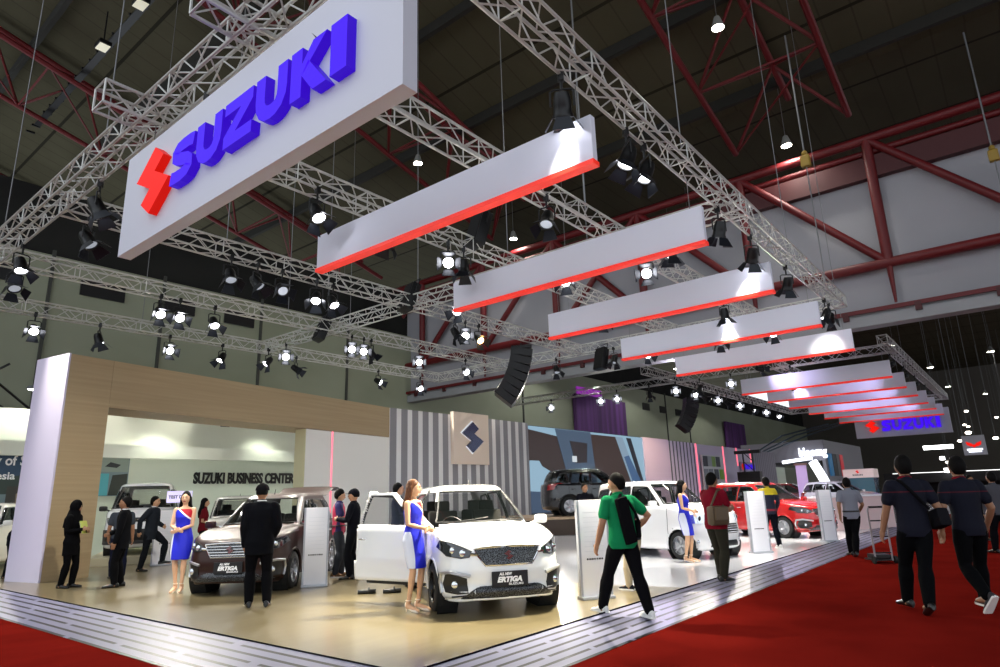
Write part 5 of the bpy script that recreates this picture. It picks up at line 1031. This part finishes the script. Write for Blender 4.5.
_, INF['navy'] = person('person in navy polo with shoulder bag, left of two walking away', (9.45, 1.24, 0), 33, 1.83, pose(fl=(.26, .09), fr=(-.24, .10, .05, 0, 22), hl=(.16, .27, .86), hr=(.02, .30, .86), collar='7a1420'), '8f674d', topmat=nv, topc='131a38', botc='060709', build=1.0)
_, INF['navy2'] = person('person in navy polo without bag, right of two walking away', (9.97, .73, 0), 35, 1.80, pose(fl=(-.26, .10, .10, 0, 50), fr=(.18, .12), hl=(.05, .29, .86), hr=(.14, .29, .90), collar='7a1420'), '8f674d', topmat=nv, topc='131a38', botc='060709', build=1.0, shoe=M('shoe_sport', '#2a2a2e', .6))
person('person in grey jacket at the right edge of the picture', (17.5, .72, 0), 40, 1.68, pose(long=1, fl=(.2, .08), fr=(-.16, .08)), '8f674d', top='shirt', topc='4a4a50', botc='0c0c10')
person('person in dark clothes far down the aisle near the right edge', (21.5, 1.35, 0), 210, 1.66, pose(long=1), '8f674d', top='shirt', topc='17171d', botc='0b0b0e')
# ------------------------------------------------------------------ things people carry
def world_mesh(mb, name, mat, parent, mt): o = mb.build(name, mat, parent, True); return o
def carried(name, label, cat, info): t = thing(name, label, cat, info['root'].location, info['root'].rotation_euler.z); t.scale = info['root'].scale; return t
i = INF['hijab']; t = carried('folder', 'yellow-green folder held by the person in black headscarf', 'folder', i); MB().box((.20, .03, 1.16), (.02, .20, .26), Matrix.Rotation(-.3, 4, 'Y'), ch=.004).build('cover', M('folder_yellow', '#b7c057', .6), t); MB().box((.188, .03, 1.155), (.006, .19, .24), Matrix.Rotation(-.3, 4, 'Y')).build('pages', STW, t)
i = INF['rag']; t = carried('papers', 'sheet of papers in the hands of the person in raglan shirt', 'papers', i); MB().box((.36, 0, 1.12), (.18, .30, .012), Matrix.Rotation(-.35, 4, 'Y')).build('sheets', STW, t)
t = carried('waist_bag', 'red waist bag worn over the raglan shirt', 'bag', i); MB().box((.10, .10, .92), (.09, .20, .17), ch=.035).build('pouch', cloth('7c0f22'), t, True); MB().tube([(.155*cos(a), .19*sin(a), .98) for a in [2*pi*k/20 for k in range(21)]], .015, 6).build('strap', BLACKP, t)
i = INF['green']; T = i['T']; t = carried('sling_bag', 'black sling bag across the back of the green t-shirt', 'bag', i)
MB().box(T(-.165, .045, 1.12), (.07, .17, .56), Matrix.Rotation(-.22, 4, 'X'), ch=.03).build('pouch', cloth('0d0d10'), t, True); MB().box(T(.02, -.20, 1.02), (.22, .07, .22), ch=.03).build('side_pouch', cloth('0d0d10'), t, True)
MB().tube([T(-.15, .10, 1.30), T(-.10, .05, 1.41), T(-.0, -.06, 1.455), T(.11, -.09, 1.36), T(.15, -.05, 1.20)], .022, 6).build('strap', cloth('0d0d10'), t); MB().tube([T(-.14, -.03, 1.36), T(-.155, -.11, 1.22), T(-.13, -.18, 1.08)], .018, 6).build('strap', cloth('0d0d10'), t)
t = carried('wrist_watch', 'pale band on the right wrist of the green t-shirt wearer', 'watch', i); h_ = i['hand'][-1]; MB().tube([h_ + V(.034*cos(a), 0, .034*sin(a)) for a in [2*pi*k/16 for k in range(17)]], .012, 6).build('band', STW, t)
i = INF['maroon']; T = i['T']; t = carried('shoulder_bag', 'brown leather shoulder bag at the hip of the maroon shirt', 'bag', i); BRL = M('bag_leather', '#4b3b26', .5)
MB().box((-.17, -.22, 1.02), (.36, .16, .30), ch=.05).build('body', BRL, t, True); MB().box((-.17, -.305, 1.05), (.30, .02, .20), ch=.008).build('flap', M('bag_flap', '#5c4a30', .5), t); MB().tube([(-.30, -.20, 1.15), T(-.10, -.19, 1.41), T(.05, -.18, 1.42), (-.02, -.21, 1.15)], .018, 6).build('strap', BRL, t)
i = INF['navy']; T = i['T']; t = carried('camera_bag', 'black patterned shoulder bag of the nearer navy polo', 'bag', i); MB().box((-.06, -.25, .99), (.26, .13, .20), Matrix.Rotation(.25, 4, 'Y'), ch=.035).build('body', cloth('16161a'), t, True); MB().tube([T(-.15, -.12, 1.10), T(-.165, 0, 1.25), T(-.10, .10, 1.405), T(.02, .11, 1.435), T(.14, .02, 1.30), (.08, -.22, 1.06)], .017, 6).build('strap', cloth('0d0d10'), t); MB().box((-.06, -.318, 1.0), (.18, .012, .11), Matrix.Rotation(.25, 4, 'Y')).build('pocket', M('bag_pattern', '#6d6750', .7), t)
tr2 = thing('hand_trolley', 'silver folding hand trolley beside the left navy polo', 'trolley', (14.9, 2.55, 0), radians(35)); AL2 = M('trolley_metal', '#b8babd', .3, .8)
for s in (1, -1): MB().tube([(0, s * .16, .05), (0, s * .16, 1.0), (-.03, s * .15, 1.06)], .018, 8).build('rail', AL2, tr2, True); MB().lathe([(.01, -.02), (.07, -.02), (.07, .02), (.01, .02)], 16, Matrix.Translation((-.03, s * .2, .07)) @ Matrix.Rotation(pi/2, 4, 'X')).build('wheel', RUBBER, tr2, True)
for z in (.2, .5, .8): MB().tube([(0, -.16, z), (0, .16, z)], .014, 6).build('rung', BLACKP, tr2)
MB().tube([(-.03, -.15, 1.06), (-.03, .15, 1.06)], .02, 8).build('handle', BLACKP, tr2); MB().box((.2, 0, .06), (.42, .36, .025), ch=.006).build('plate', BLACKP, tr2); MB().box((.18, 0, .12), (.36, .3, .09), ch=.02).build('load_pad', CAN, tr2)
for k, (x, y, lb) in enumerate(((6.9, 8.35, 'black slipper on the floor under the open car door, left one'), (7.15, 8.05, 'black slipper on the floor under the open car door, right one'))):
    t = thing('slipper', lb, 'slipper', (x, y, FZ), radians(-40), 'black slippers under the door'); m = MB(); m.loft([[V(x2, w * cos(a), max(0, .03 + .035 * sin(a))) for a in [2*pi*q/14 for q in range(14)]] for x2, w in ((-.13, .02), (-.10, .042), (0, .045), (.09, .052), (.14, .03), (.15, .01))]); m.build('sole', LEATHER, t, True); m = MB(); m.tube([(.04, .05 * cos(a), .03 + .05 * sin(a)) for a in [pi*q/10 for q in range(11)]], .018, 6); m.build('strap', LEATHER, t, True)
bake()
